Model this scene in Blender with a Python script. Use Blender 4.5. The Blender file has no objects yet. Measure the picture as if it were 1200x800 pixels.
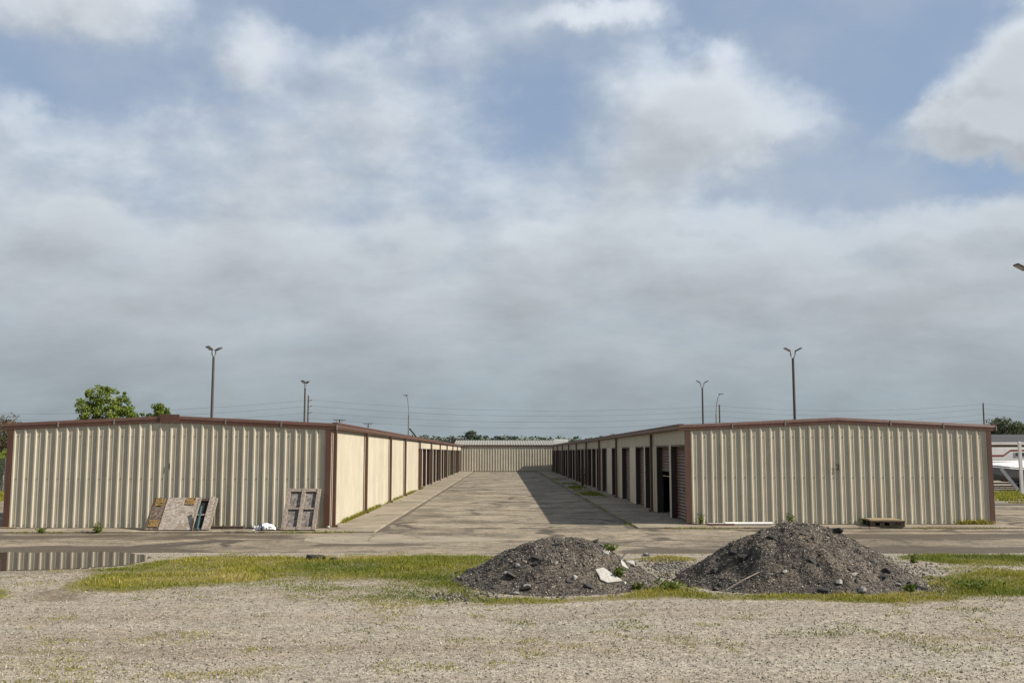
import bpy, math, random
import numpy as np
from mathutils import Vector, Matrix, noise as mnoise
R = math.radians
random.seed(7); rng = np.random.default_rng(7)
scene = bpy.context.scene
C = scene.collection

# ------------------------------------------------------------------ camera
F = 1167.0                      # focal length in photo pixels (1200 wide)
PITCH = math.atan(130 / F); YAW = math.atan(9 / F); CAMH = 2.23
cam = bpy.data.cameras.new('camera'); camo = bpy.data.objects.new('camera', cam); C.objects.link(camo)
cam.sensor_width = 36; cam.lens = F / 1200 * 36; cam.clip_start = .1; cam.clip_end = 9000
camo.location = (0, 0, CAMH); camo.rotation_euler = (math.pi / 2 + PITCH, 0, -YAW)
scene.camera = camo
CM = camo.rotation_euler.to_matrix()
def ray(px, py):
    return (CM @ Vector(((px - 600) / F, (400 - py) / F, -1))).normalized()
def gp(px, py, z=0.0):          # where the line of sight of a photo pixel meets the ground
    d = ray(px, py); t = (z - CAMH) / d.z
    return Vector((d.x * t, d.y * t, z))
def atY(px, py, Y):
    d = ray(px, py); t = Y / d.y
    return Vector((d.x * t, Y, CAMH + d.z * t))

# ------------------------------------------------------------------ sun, exposure
SUN_EL = R(37.5); SUN_A = R(12)       # sun stands to the right (+X), a little on the camera's side
sdir = Vector((math.cos(SUN_EL) * math.cos(SUN_A), -math.cos(SUN_EL) * math.sin(SUN_A), math.sin(SUN_EL)))
sun = bpy.data.lights.new('sun', 'SUN'); suno = bpy.data.objects.new('sun', sun); C.objects.link(suno)
sun.energy = 4.8; sun.angle = R(.6); sun.color = (1, .93, .83)
suno.rotation_euler = sdir.to_track_quat('Z', 'Y').to_euler(); suno.location = (40, -10, 40)
vs = scene.view_settings
vs.view_transform = 'Standard'; vs.look = 'None'; vs.exposure = .86; vs.gamma = 1; vs.use_curve_mapping = False
scene.cycles.max_bounces = 6; scene.cycles.use_denoising = True
try: scene.cycles.denoiser = 'OPENIMAGEDENOISE'
except Exception: pass

# ------------------------------------------------------------------ node helpers
class NT:
    def __init__(s, nt): s.nt = nt
    def n(s, typ, props=None, **ins):
        nd = s.nt.nodes.new(typ)
        for k, v in (props or {}).items(): setattr(nd, k, v)
        for k, v in ins.items():
            k2 = int(k[1:]) if k[0] == 'i' and k[1:].isdigit() else k.replace('_', ' ')
            s.set(nd.inputs[k2], v)
        return nd
    def set(s, sock, v):
        if hasattr(v, 'is_output') or isinstance(v, bpy.types.NodeSocket): s.nt.links.new(v, sock)
        elif isinstance(v, (tuple, list)) and len(v) == 3 and sock.type == 'RGBA': sock.default_value = (*v, 1)
        else: sock.default_value = v
    def math(s, op, a, b=0.0, c=0.0, clamp=False):
        nd = s.n('ShaderNodeMath', {'operation': op, 'use_clamp': clamp}, i0=a, i1=b, i2=c); return nd.outputs[0]
    def vmath(s, op, a, b=(0, 0, 0), out=0):
        nd = s.nt.nodes.new('ShaderNodeVectorMath'); nd.operation = op
        s.set(nd.inputs[0], a); s.set(nd.inputs[1], b); return nd.outputs[out]
    def mapr(s, v, a, b, c=0.0, d=1.0, smooth=True):
        nd = s.n('ShaderNodeMapRange', {'interpolation_type': 'SMOOTHSTEP' if smooth else 'LINEAR', 'clamp': True})
        for i, x in enumerate((v, a, b, c, d)): s.set(nd.inputs[i], x)
        return nd.outputs[0]
    def mix(s, f, a, b, blend='MIX'):
        nd = s.n('ShaderNodeMix', {'data_type': 'RGBA', 'blend_type': blend})
        s.set(nd.inputs[0], f); s.set(nd.inputs[6], a); s.set(nd.inputs[7], b); return nd.outputs[2]
    def noise(s, vec, scale, detail=4, rough=.55, dist=0.0, out=0):
        nd = s.n('ShaderNodeTexNoise', None, Vector=vec, Scale=scale, Detail=detail, Roughness=rough, Distortion=dist)
        return nd.outputs[out]
    def voro(s, vec, scale, feature='F1', out='Color', rnd=1.0):
        nd = s.n('ShaderNodeTexVoronoi', {'feature': feature}, Vector=vec, Scale=scale)
        nd.inputs['Randomness'].default_value = rnd
        return nd.outputs[out]
    def ramp(s, f, stops):
        nd = s.n('ShaderNodeValToRGB', None, Fac=f); e = nd.color_ramp.elements
        while len(e) < len(stops): e.new(.5)
        for el, (p, c) in zip(e, stops):
            el.position = p; el.color = (*c, 1) if len(c) == 3 else c
        return nd.outputs[0]
    def scale(s, vec, sc):
        return s.vmath('MULTIPLY', vec, sc)
    def bump(s, h, strength=.4, dist=.01):
        return s.n('ShaderNodeBump', None, Height=h, Strength=strength, Distance=dist).outputs[0]

# ------------------------------------------------------------------ sky
w = bpy.data.worlds.new('World'); scene.world = w; w.use_nodes = True
w.node_tree.nodes.clear(); S = NT(w.node_tree)
skyn = S.n('ShaderNodeTexSky', {'sky_type': 'NISHITA', 'sun_disc': False, 'sun_elevation': SUN_EL,
           'sun_rotation': math.pi / 2 + SUN_A, 'air_density': 1.0, 'dust_density': 1.5, 'ozone_density': 1.5})
tc = S.n('ShaderNodeTexCoord').outputs['Generated']
# large cloud banks (+) and blue openings (-) of this sky: bearing, half size, weight; edges torn by the noise
banks = [(110, -5, 120, 40, .30), (100, 95, 110, 36, -.46), (235, 45, 45, 45, -.24), (400, 0, 150, 36, -.40), (300, 55, 34, 50, .26),
         (40, 170, 70, 36, .18), (240, 160, 130, 50, .18), (550, 50, 70, 50, .26), (690, 20, 65, 16, .42), (620, 90, 70, 34, -.20), (640, 145, 70, 34, -.20),
         (790, 190, 90, 80, .26), (825, 110, 62, 60, .34), (855, 50, 22, 28, .26), (800, 8, 60, 30, -.30), (955, 120, 50, 34, .10), (990, 30, 160, 55, -.48),
         (1030, 120, 60, 70, -.34), (1140, 158, 110, 26, .62), (1185, 105, 65, 45, .55), (1215, 30, 40, 50, .4), (980, 205, 150, 40, -.42), (1140, 212, 110, 24, -.44), (440, 130, 130, 70, .12)]
def cloud_density(vec):
    sp = S.n('ShaderNodeSeparateXYZ', None, Vector=vec); z = S.math('MAXIMUM', sp.outputs[2], 0.0); dn = S.math('ADD', z, .38)
    pl = S.n('ShaderNodeCombineXYZ', None, X=S.math('DIVIDE', sp.outputs[0], dn), Y=S.math('DIVIDE', sp.outputs[1], dn), Z=0.0).outputs[0]
    a = S.noise(S.vmath('ADD', pl, (3.1, 1.7, 0)), 3.4, 9, .52, 0.0)
    b = S.noise(S.vmath('ADD', pl, (9.3, 4.2, 0)), 10.0, 8, .56, 0.0)
    d = S.math('ADD', S.math('MULTIPLY', S.math('SUBTRACT', a, .5), 1.05), S.math('MULTIPLY', S.math('SUBTRACT', b, .5), .50))
    d = S.math('ADD', d, S.mapr(z, .16, .30, .52, .15))
    tw = S.vmath('ADD', vec, S.vmath('MULTIPLY', S.vmath('SUBTRACT', S.noise(vec, 11.0, 8, .60, out=1), (.5, .5, .5)), (.085, .085, .075)))
    for (bx, by, rx, ry, wt) in banks:
        ln = S.vmath('LENGTH', S.scale(S.vmath('SUBTRACT', tw, ray(bx, by)), Vector((F / rx, F / rx, F / ry))), out=1)
        d = S.math('MULTIPLY_ADD', S.mapr(ln, 0.0, 1.7, 1.0, 0.0), wt, d)
    return d, pl, z, b
dens, pl, zc, nb_ = cloud_density(tc)
dens2 = cloud_density(S.vmath('ADD', tc, (.022, 0, .024)))[0]      # a little towards the sun
cover = S.mapr(dens, -.12, .52)
thick = S.mapr(dens, .10, .95)
n3 = S.noise(S.vmath('ADD', pl, (1.3, 7.7, 0)), 3.2, 6, .5, 0.0)
lit = S.ramp(S.math('MULTIPLY', zc, 2.0), [(0, (.285, .338, .365)), (.13, (.335, .384, .410)), (.26, (.435, .478, .506)), (.45, (.50, .542, .578)), (.8, (.57, .61, .655))])
relief = S.mapr(S.math('SUBTRACT', dens, dens2), -.16, .18, -.10, .19, smooth=False)
relief = S.math('MULTIPLY', relief, S.mapr(zc, .03, .26, .30, .95))
streak = S.noise(S.scale(S.vmath('ADD', pl, (2.2, .4, 0)), (1.0, 1.9, 1)), 7.0, 8, .58)
var = S.math('ADD', S.math('ADD', S.mapr(n3, .30, .70, .94, 1.08), S.math('MULTIPLY', S.math('SUBTRACT', streak, .5), .24)), relief)
edge = S.mapr(thick, 0, 1, 1.12, .95)
cl = S.vmath('SCALE', lit); cln = cl.node; S.set(cln.inputs['Scale'], S.math('MULTIPLY', S.math('MULTIPLY', var, edge), 10.0))
blue = S.mix(.6, skyn.outputs[0], (3.3, 4.5, 6.5))
veil = S.mapr(S.noise(S.vmath('ADD', pl, (5.5, 2.2, 0)), 2.4, 7, .55), .38, .70, .10, .60)
blue = S.mix(veil, blue, (5.0, 5.5, 6.2))
col = S.mix(S.math('MULTIPLY', cover, .94), blue, cl)
bg = S.n('ShaderNodeBackground', None, Color=col, Strength=.055)
wo = S.n('ShaderNodeOutputWorld'); w.node_tree.links.new(bg.outputs[0], wo.inputs[0])

# ------------------------------------------------------------------ materials
MATS = {}
def material(name):
    m = bpy.data.materials.new(name); m.use_nodes = True; m.node_tree.nodes.clear()
    s = NT(m.node_tree)
    out = s.n('ShaderNodeOutputMaterial'); p = s.n('ShaderNodeBsdfPrincipled')
    m.node_tree.links.new(p.outputs[0], out.inputs[0]); MATS[name] = m
    return m, s, p
def pos(s): return s.n('ShaderNodeNewGeometry').outputs['Position']
def attr(s, name, out='Fac'): return s.n('ShaderNodeAttribute', {'attribute_name': name}).outputs[out]
def orand(s): return s.n('ShaderNodeObjectInfo').outputs['Random']

def simple(name, col, rough=.6, metal=0.0, var=.15, nscale=6.0, stretch=(1, 1, 1), bump=0.0, spec=.5):
    m, s, p = material(name)
    v = s.scale(pos(s), stretch)
    n = s.noise(v, nscale, 5, .6)
    k = s.mapr(n, .25, .75, 1 - var, 1 + var)
    base = s.vmath('SCALE', col if not isinstance(col, tuple) else Vector(col)); s.set(base.node.inputs['Scale'], k)
    s.set(p.inputs['Base Color'], base); s.set(p.inputs['Roughness'], rough); s.set(p.inputs['Metallic'], metal)
    s.set(p.inputs['Specular IOR Level'], spec)
    if bump: s.set(p.inputs['Normal'], s.bump(n, bump, .02))
    return m

def painted_metal(name, col, dirt=(.30, .23, .14), amt=.35):
    m, s, p = material(name)
    P = pos(s)
    streak = s.noise(s.scale(P, (7, 7, .35)), 1.0, 5, .65)
    blot = s.noise(P, 1.3, 4, .6)
    fine = s.noise(s.scale(P, (30, 30, 4)), 1.0, 3, .6)
    rnd = orand(s)
    k = s.math('ADD', s.mapr(blot, .3, .7, .93, 1.05), s.math('MULTIPLY', s.math('SUBTRACT', rnd, .5), .11))
    base = s.vmath('SCALE', Vector(col)); s.set(base.node.inputs['Scale'], k)
    d = s.math('MULTIPLY', s.mapr(s.math('ADD', s.math('MULTIPLY', streak, .7), s.math('MULTIPLY', fine, .3)), .48, .75), amt)
    c = s.mix(d, base, tuple(dirt))
    s.set(p.inputs['Base Color'], c)
    s.set(p.inputs['Roughness'], s.mapr(streak, .3, .7, .42, .6))
    s.set(p.inputs['Normal'], s.bump(blot, .25, .03))
    return m
painted_metal('cream_metal', (.665, .602, .458), (.36, .27, .15), .34)
painted_metal('brown_metal', (.135, .060, .038), (.22, .13, .085), .30)
painted_metal('door_metal', (.165, .085, .052), (.06, .04, .03), .4)
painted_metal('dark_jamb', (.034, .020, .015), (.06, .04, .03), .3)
painted_metal('roof_metal', (.33, .31, .26), (.25, .20, .14), .35)
painted_metal('grey_metal', (.20, .20, .20), (.10, .08, .06), .25)
painted_metal('pole_metal', (.075, .070, .066), (.12, .10, .08), .2)
painted_metal('white_metal', (.70, .69, .66), (.32, .28, .22), .35)
simple('lamp_black', (.03, .03, .032), .5)
simple('dark', (.012, .011, .011), .9)
simple('lamp_glass', (.55, .55, .50), .25)
simple('black_paint', (.02, .02, .02), .6)
simple('screw', (.08, .06, .05), .5)
simple('utility_wood', (.13, .10, .075), .85, var=.3, nscale=3)
simple('wire', (.05, .05, .055), .6)
simple('red_stripe', (.28, .04, .035), .45)
simple('window_glass', (.03, .035, .04), .08)
simple('tyre', (.025, .025, .025), .85)
simple('boat_grey', (.22, .23, .25), .45)
simple('tarp', (.66, .65, .64), .7, bump=.4, nscale=4)
simple('teal_paint', (.012, .085, .095), .5, nscale=14, var=.3)
simple('shingle', (.045, .045, .050), .9, var=.3, nscale=9)
simple('tan_wall', (.28, .20, .12), .8)
simple('bag_white', (.62, .62, .63), .35, var=.08, nscale=25)
simple('bag_blue', (.10, .14, .28), .4)
simple('fence_wire', (.16, .19, .17), .6, metal=.2)
simple('bark', (.085, .065, .048), .95, var=.35, nscale=8, stretch=(3, 3, .6), bump=.5)

def concrete():
    m, s, p = material('concrete'); P = pos(s)
    a = s.noise(P, .55, 6, .62, .3); b = s.noise(P, 9, 5, .6); f = s.noise(P, 70, 2, .6)
    k = s.math('ADD', s.mapr(b, .3, .7, .88, 1.08), s.math('MULTIPLY', s.math('SUBTRACT', orand(s), .5), .16))
    k = s.math('ADD', k, s.math('MULTIPLY', s.math('SUBTRACT', f, .5), .35))
    base = s.vmath('SCALE', s.mix(s.mapr(a, .35, .68), (.40, .34, .25), (.27, .225, .165))); s.set(base.node.inputs['Scale'], k)
    cr = s.voro(s.vmath('ADD', P, s.vmath('MULTIPLY', s.noise(P, 2.5, 4, .6, out=1), (.5, .5, .5))), .55, 'DISTANCE_TO_EDGE', 'Distance')
    c = s.mix(s.mapr(cr, 0.004, .016, .75, 0), base, (.09, .08, .06))
    s.set(p.inputs['Base Color'], c); s.set(p.inputs['Roughness'], .9); s.set(p.inputs['Specular IOR Level'], .25)
    s.set(p.inputs['Normal'], s.bump(b, .25, .01))
concrete()

WETC = gp(70, 655); 
def asphalt():
    m, s, p = material('asphalt'); P = pos(s)
    sx = s.scale(P, (.55, 1.0, 1.0))
    big = s.noise(sx, .30, 8, .66, .5); mid = s.noise(s.scale(P, (.8, .8, 1)), .75, 8, .74, .6); fine = s.noise(P, 9, 5, .7)
    grain = s.voro(P, 34, out='Color'); gv = s.n('ShaderNodeSeparateColor', None, Color=grain).outputs[0]
    base = s.ramp(big, [(.30, (.17, .147, .112)), (.44, (.285, .25, .193)), (.58, (.355, .312, .242)), (.72, (.25, .215, .165))])
    k = s.math('ADD', s.mapr(mid, .32, .68, .52, 1.24), s.math('MULTIPLY', s.math('SUBTRACT', gv, .5), .55))
    k = s.math('ADD', k, s.math('ADD', s.math('MULTIPLY', s.math('SUBTRACT', fine, .5), .7), s.math('MULTIPLY', s.math('SUBTRACT', s.noise(s.scale(P, (1.4, .7, 1)), 3.2, 5, .75), .5), 1.1)))
    b2 = s.vmath('SCALE', base); s.set(b2.node.inputs['Scale'], k)
    # worn dark patches of bare bitumen
    pm = s.math('MULTIPLY', s.mapr(s.noise(s.scale(P, (.6, .6, 1)), .62, 8, .74, .9), .54, .63), .85)
    b3 = s.mix(pm, b2, (.13, .112, .088))
    # cracks: wandering lines across and along
    wv = s.vmath('ADD', s.scale(P, (.30, .42, 1)), s.vmath('MULTIPLY', s.noise(P, .9, 6, .65, out=1), (.5, .5, 0)))
    cr = s.voro(wv, .62, 'DISTANCE_TO_EDGE', 'Distance')
    cm = s.math('MULTIPLY', s.mapr(cr, .008, .038, 1, 0), s.mapr(s.noise(P, .35, 3), .38, .52))
    b4 = s.mix(s.math('MULTIPLY', cm, .85), b3, (.055, .046, .036))
    # damp dirt at puddle and road edge, plus the shoulder's painted shadow band
    damp_shade = attr(s, 'damp_shade')
    dn = s.mapr(s.math('ADD', damp_shade, s.math('MULTIPLY', s.math('SUBTRACT', s.noise(s.scale(P, (.45, 1, 1)), 1.1, 7, .7), .5), 1.1)), .30, .52)
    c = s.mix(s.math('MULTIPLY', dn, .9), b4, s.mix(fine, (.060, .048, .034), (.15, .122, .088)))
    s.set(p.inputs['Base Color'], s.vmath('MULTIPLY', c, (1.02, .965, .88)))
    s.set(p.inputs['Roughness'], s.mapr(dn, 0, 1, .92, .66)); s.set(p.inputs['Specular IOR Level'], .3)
    h = s.math('ADD', s.math('MULTIPLY', gv, .5), s.math('MULTIPLY', mid, 1.2))
    s.set(p.inputs['Normal'], s.bump(h, .5, .012))
asphalt()

def ground_mat():
    m, s, p = material('gravel_ground'); P = pos(s)
    big = s.noise(s.scale(P, (.10, 1.3, 1)), .55, 7, .66, .25); mid = s.noise(s.scale(P, (.5, 1.2, 1)), 1.8, 6, .68)
    vc = s.voro(P, 52, out='Color'); g1 = s.n('ShaderNodeSeparateColor', None, Color=vc).outputs[0]
    vc2 = s.voro(P, 110, out='Color'); g2 = s.n('ShaderNodeSeparateColor', None, Color=vc2).outputs[1]
    clump = s.noise(P, 13, 4, .8); g0 = s.n('ShaderNodeSeparateColor', None, Color=s.voro(P, 15, out='Color')).outputs[2]
    base = s.ramp(big, [(.30, (.335, .275, .20)), (.42, (.40, .34, .258)), (.55, (.45, .398, .312)), (.7, (.45, .412, .335))])
    k = s.math('ADD', s.math('ADD', s.mapr(mid, .3, .7, .86, 1.08), s.math('ADD', s.math('MULTIPLY', s.math('SUBTRACT', clump, .5), 1.15), s.math('MULTIPLY', s.math('SUBTRACT', g0, .5), .42))), s.math('ADD', s.math('MULTIPLY', s.math('SUBTRACT', g1, .5), .70), s.math('MULTIPLY', s.math('SUBTRACT', g2, .5), .55)))
    b2 = s.vmath('SCALE', base); s.set(b2.node.inputs['Scale'], k)
    dark = s.mapr(g2, .86, .90)
    b2 = s.mix(s.math('MULTIPLY', dark, .75), b2, (.075, .062, .048))
    mud = attr(s, 'mud'); mm = s.mapr(s.math('ADD', mud, s.math('MULTIPLY', s.math('SUBTRACT', s.noise(P, 3.2, 6, .7), .5), 1.8)), .40, .75)
    b3 = s.mix(s.math('MULTIPLY', mm, .6), b2, (.20, .155, .105))
    gr = attr(s, 'green'); gm = s.mapr(s.math('ADD', gr, s.math('MULTIPLY', s.math('SUBTRACT', s.noise(P, 5, 6, .75), .5), 1.5)), .52, .86)
    soil = s.mix(s.mapr(s.noise(P, 16, 5, .8), .35, .65), (.085, .088, .020), (.34, .275, .10))
    c = s.mix(s.math('MULTIPLY', gm, .85), b3, soil)
    s.set(p.inputs['Base Color'], c); s.set(p.inputs['Roughness'], .95); s.set(p.inputs['Specular IOR Level'], .2)
    h = s.math('ADD', g1, s.math('MULTIPLY', g2, .5)); s.set(p.inputs['Normal'], s.bump(h, .9, .014))
ground_mat()

def tinted(name, stops, rough=.85, bumpn=0, spec=.3, trans=0.0):
    m, s, p = material(name); t = attr(s, 'tint')
    c = s.ramp(t, stops)
    if bumpn:
        n = s.noise(pos(s), bumpn, 4, .6); c2 = s.vmath('SCALE', c); s.set(c2.node.inputs['Scale'], s.mapr(n, .3, .7, .78, 1.18)); c = c2
    s.set(p.inputs['Base Color'], c); s.set(p.inputs['Roughness'], rough); s.set(p.inputs['Specular IOR Level'], spec)
    if trans:
        tr = s.n('ShaderNodeBsdfTranslucent', None, Color=c); mx = s.n('ShaderNodeMixShader', None, Fac=trans)
        m.node_tree.links.new(p.outputs[0], mx.inputs[1]); m.node_tree.links.new(tr.outputs[0], mx.inputs[2])
        out = [x for x in m.node_tree.nodes if x.type == 'OUTPUT_MATERIAL'][0]; m.node_tree.links.new(mx.outputs[0], out.inputs[0])
    return m
tinted('grass_blade', [(0, (.11, .155, .018)), (.35, (.235, .245, .026)), (.65, (.36, .315, .045)), (.9, (.47, .37, .12)), (1, (.55, .46, .24))], trans=.35)
tinted('weed_leaf', [(0, (.085, .13, .02)), (1, (.21, .25, .045))], trans=.35)
tinted('leaf_bright', [(0, (.06, .10, .016)), (.5, (.15, .205, .034)), (1, (.27, .31, .06))], trans=.4)
tinted('leaf_grey', [(0, (.05, .068, .035)), (1, (.14, .165, .085))], trans=.2)
tinted('leaf_brush', [(0, (.08, .075, .035)), (.6, (.16, .13, .07)), (1, (.11, .15, .03))], trans=.15)
tinted('leaf_far', [(0, (.060, .082, .062)), (1, (.115, .145, .105))], trans=.0)  # distance haze put into the leaf colour: paler, bluer green
tinted('pebble', [(0, (.085, .072, .056)), (.25, (.24, .205, .155)), (.6, (.42, .37, .295)), (1, (.60, .55, .46))])
tinted('pile_stone', [(0, (.025, .021, .018)), (.5, (.085, .073, .060)), (.76, (.18, .155, .125)), (.92, (.36, .315, .255)), (1, (.62, .57, .48))], .8)
tinted('asphalt_chunk', [(0, (.03, .028, .026)), (1, (.12, .11, .10))], .85, 30)
tinted('pale_chunk', [(0, (.26, .245, .22)), (1, (.44, .42, .385))], .85, 30)
tinted('gravel_bit', [(0, (.05, .047, .042)), (.5, (.16, .145, .125)), (1, (.34, .31, .26))])

def pile_mat():
    m, s, p = material('pile_dirt'); P = pos(s)
    a = s.noise(P, 1.6, 6, .65, .4); b = s.noise(P, 9, 6, .7)
    g = s.n('ShaderNodeSeparateColor', None, Color=s.voro(P, 28, out='Color')).outputs[0]
    g2 = s.n('ShaderNodeSeparateColor', None, Color=s.voro(P, 60, out='Color')).outputs[0]
    base = s.ramp(a, [(.3, (.050, .042, .035)), (.5, (.100, .083, .067)), (.7, (.175, .138, .10))])
    k = s.math('ADD', s.mapr(b, .3, .7, .6, 1.35), s.math('MULTIPLY', s.math('SUBTRACT', g, .5), .9))
    b2 = s.vmath('SCALE', base); s.set(b2.node.inputs['Scale'], k)
    c = s.mix(s.math('MULTIPLY', s.mapr(g2, .87, .95), .7), b2, (.30, .28, .25))
    s.set(p.inputs['Base Color'], c); s.set(p.inputs['Roughness'], .93); s.set(p.inputs['Specular IOR Level'], .25)
    s.set(p.inputs['Normal'], s.bump(s.math('ADD', b, s.math('MULTIPLY', g, .6)), .9, .03))
pile_mat()

def weathered_wood(name, c0, c1, streak=(1, 1, 8), sc=3.0, blot=None):
    m, s, p = material(name)
    tcO = s.n('ShaderNodeTexCoord').outputs['Object']
    n = s.noise(s.scale(tcO, streak), sc, 6, .7, .3); n2 = s.noise(tcO, 7, 5, .7)
    c = s.mix(s.mapr(n, .36, .64), c0, c1)
    if blot: c = s.mix(s.math('MULTIPLY', s.mapr(n2, .50, .62), .8), c, blot)
    s.set(p.inputs['Base Color'], c); s.set(p.inputs['Roughness'], .9); s.set(p.inputs['Normal'], s.bump(n, .5, .01)); s.set(p.inputs['Specular IOR Level'], .25)
weathered_wood('grey_wood', (.13, .105, .085), (.33, .28, .23), (12, 12, 1.2))
weathered_wood('dark_plywood', (.055, .05, .05), (.15, .13, .115), (5, 5, 1.5), blot=(.20, .18, .155))
weathered_wood('peeled_board', (.24, .20, .165), (.48, .42, .355), (5, 5, 5), 3, blot=(.22, .165, .125))
weathered_wood('brown_board', (.09, .062, .045), (.32, .245, .19), (5, 5, 5), 3, blot=(.09, .07, .055))
weathered_wood('rust_plate', (.05, .03, .02), (.50, .33, .10), (6, 6, 6), 3, blot=(.30, .16, .08))
weathered_wood('pallet_wood', (.30, .225, .125), (.47, .37, .22), (1.5, 12, 12))
weathered_wood('dark_wood', (.07, .05, .038), (.15, .11, .08), (3, 12, 12))

def water():
    m, s, p = material('puddle_water'); P = pos(s)
    s.set(p.inputs['Base Color'], (.045, .036, .026)); s.set(p.inputs['Roughness'], .015); s.set(p.inputs['IOR'], 1.33)
    s.set(p.inputs['Specular IOR Level'], .5)
    s.set(p.inputs['Normal'], s.bump(s.noise(s.scale(P, (1, .5, 1)), 2.2, 2), .02, .004))
water()

# one overall reflectance level for the exposure above, a few materials kept lighter
LEVEL = {'cream_metal': .56, 'bag_white': .95, 'white_metal': .72, 'tarp': .72, 'grass_blade': .74, 'weed_leaf': .66, 'leaf_bright': .92, 'leaf_grey': .70, 'leaf_far': 1.1, 'puddle_water': 1.0, 'window_glass': 1.0,
         'pile_stone': .66, 'pile_dirt': .60, 'brown_metal': .62, 'dark_plywood': 1.25, 'peeled_board': .75, 'grey_wood': .86, 'pebble': .60, 'gravel_ground': .64, 'pale_chunk': .72}
for nm_, m_ in MATS.items():
    s_ = NT(m_.node_tree); lv = LEVEL.get(nm_, .57)
    for nd in list(m_.node_tree.nodes):
        key = {'BSDF_PRINCIPLED': 'Base Color', 'BSDF_TRANSLUCENT': 'Color'}.get(nd.type)
        if not key: continue
        sock = nd.inputs[key]
        if sock.links:
            src = sock.links[0].from_socket; v_ = s_.vmath('SCALE', src); v_.node.inputs['Scale'].default_value = lv; m_.node_tree.links.new(v_, sock)
        else: sock.default_value = tuple(c_ * lv for c_ in sock.default_value[:3]) + (1,)

# ------------------------------------------------------------------ mesh helpers
class MB:
    def __init__(s): s.v = []; s.f = []
    def add(s, vs, fs):
        o = len(s.v); s.v += [tuple(v) for v in vs]; s.f += [tuple(i + o for i in f) for f in fs]; return s
    def box(s, x0, x1, y0, y1, z0, z1):
        return s.add([(x0, y0, z0), (x1, y0, z0), (x1, y1, z0), (x0, y1, z0), (x0, y0, z1), (x1, y0, z1), (x1, y1, z1), (x0, y1, z1)],
                     [(0, 3, 2, 1), (4, 5, 6, 7), (0, 1, 5, 4), (1, 2, 6, 5), (2, 3, 7, 6), (3, 0, 4, 7)])
    def cbox(s, x0, x1, y0, y1, z0, z1, c=.01):      # box with chamfered long edges along the longest axis kept simple: top edges
        a = [(x0, y0, z0), (x1, y0, z0), (x1, y1, z0), (x0, y1, z0), (x0, y0, z1 - c), (x1, y0, z1 - c), (x1, y1, z1 - c), (x0, y1, z1 - c),
             (x0 + c, y0 + c, z1), (x1 - c, y0 + c, z1), (x1 - c, y1 - c, z1), (x0 + c, y1 - c, z1)]
        f = [(0, 3, 2, 1), (8, 9, 10, 11)]
        for i in range(4):
            j = (i + 1) % 4; f += [(i, j, j + 4, i + 4), (i + 4, j + 4, j + 8, i + 8)]
        return s.add(a, f)
    def prism(s, prof, a, b, up=(0, 0, 1)):            # profile (u,w) swept from a to b; u horizontal across, w along up
        a = Vector(a); b = Vector(b); d = (b - a).normalized(); up = Vector(up); u = d.cross(up).normalized(); wv = u.cross(d).normalized() if abs(d.dot(up)) > 1e-3 else up
        n = len(prof); vs = [p0 + u * q[0] + wv * q[1] for p0 in (a, b) for q in prof]
        fs = [(i, (i + 1) % n, n + (i + 1) % n, n + i) for i in range(n)] + [tuple(range(n - 1, -1, -1)), tuple(range(n, 2 * n))]
        return s.add(vs, fs)
    def tube(s, pts, radii, seg=8, caps=True):
        pts = [Vector(p) for p in pts]; rings = []
        for i, p in enumerate(pts):
            d = (pts[min(i + 1, len(pts) - 1)] - pts[max(i - 1, 0)]).normalized()
            ref = Vector((0, 0, 1)) if abs(d.z) < .9 else Vector((1, 0, 0))
            u = d.cross(ref).normalized(); v = d.cross(u).normalized(); r = radii[i] if hasattr(radii, '__len__') else radii
            rings.append([p + (u * math.cos(t) + v * math.sin(t)) * r for t in (2 * math.pi * k / seg for k in range(seg))])
        vs = [q for r_ in rings for q in r_]; fs = []
        for i in range(len(pts) - 1):
            for k in range(seg):
                a = i * seg + k; b = i * seg + (k + 1) % seg; fs.append((a, b, b + seg, a + seg))
        if caps: fs += [tuple(range(seg)), tuple(range(len(vs) - 1, len(vs) - seg - 1, -1))]
        return s.add(vs, fs)
    def mesh(s, name, mat, org=(0, 0, 0)):
        me = bpy.data.meshes.new(name); ox, oy, oz = org
        me.from_pydata([(x - ox, y - oy, z - oz) for x, y, z in s.v], [], s.f); me.materials.append(MATS[mat])
        return me
    def build(s, name, mat, parent=None, local=False, smooth=False, kind=None):
        org = (0, 0, 0) if (parent is None or local) else worldloc(parent)
        o = bpy.data.objects.new(name, s.mesh(name, mat, org)); C.objects.link(o)
        if parent is not None: o.parent = parent
        if smooth: o.data.shade_smooth()
        if kind: o['kind'] = kind
        return o
def worldloc(o):
    l = Vector(o.location)
    while o.parent: o = o.parent; l += o.location
    return l
def empty(name, loc, rz=0.0):
    o = bpy.data.objects.new(name, None); C.objects.link(o); o.location = loc; o.rotation_euler = (0, 0, rz); o.empty_display_size = .2; return o
def tag(o, label=None, cat=None, group=None, kind=None):
    if label: o['label'] = label
    if cat: o['category'] = cat
    if group: o['group'] = group
    if kind: o['kind'] = kind
    return o
def share(name, me, loc, parent=None):
    o = bpy.data.objects.new(name, me); C.objects.link(o)
    if parent is not None: o.parent = parent; o.location = Vector(loc) - worldloc(parent)
    else: o.location = loc
    return o
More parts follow.
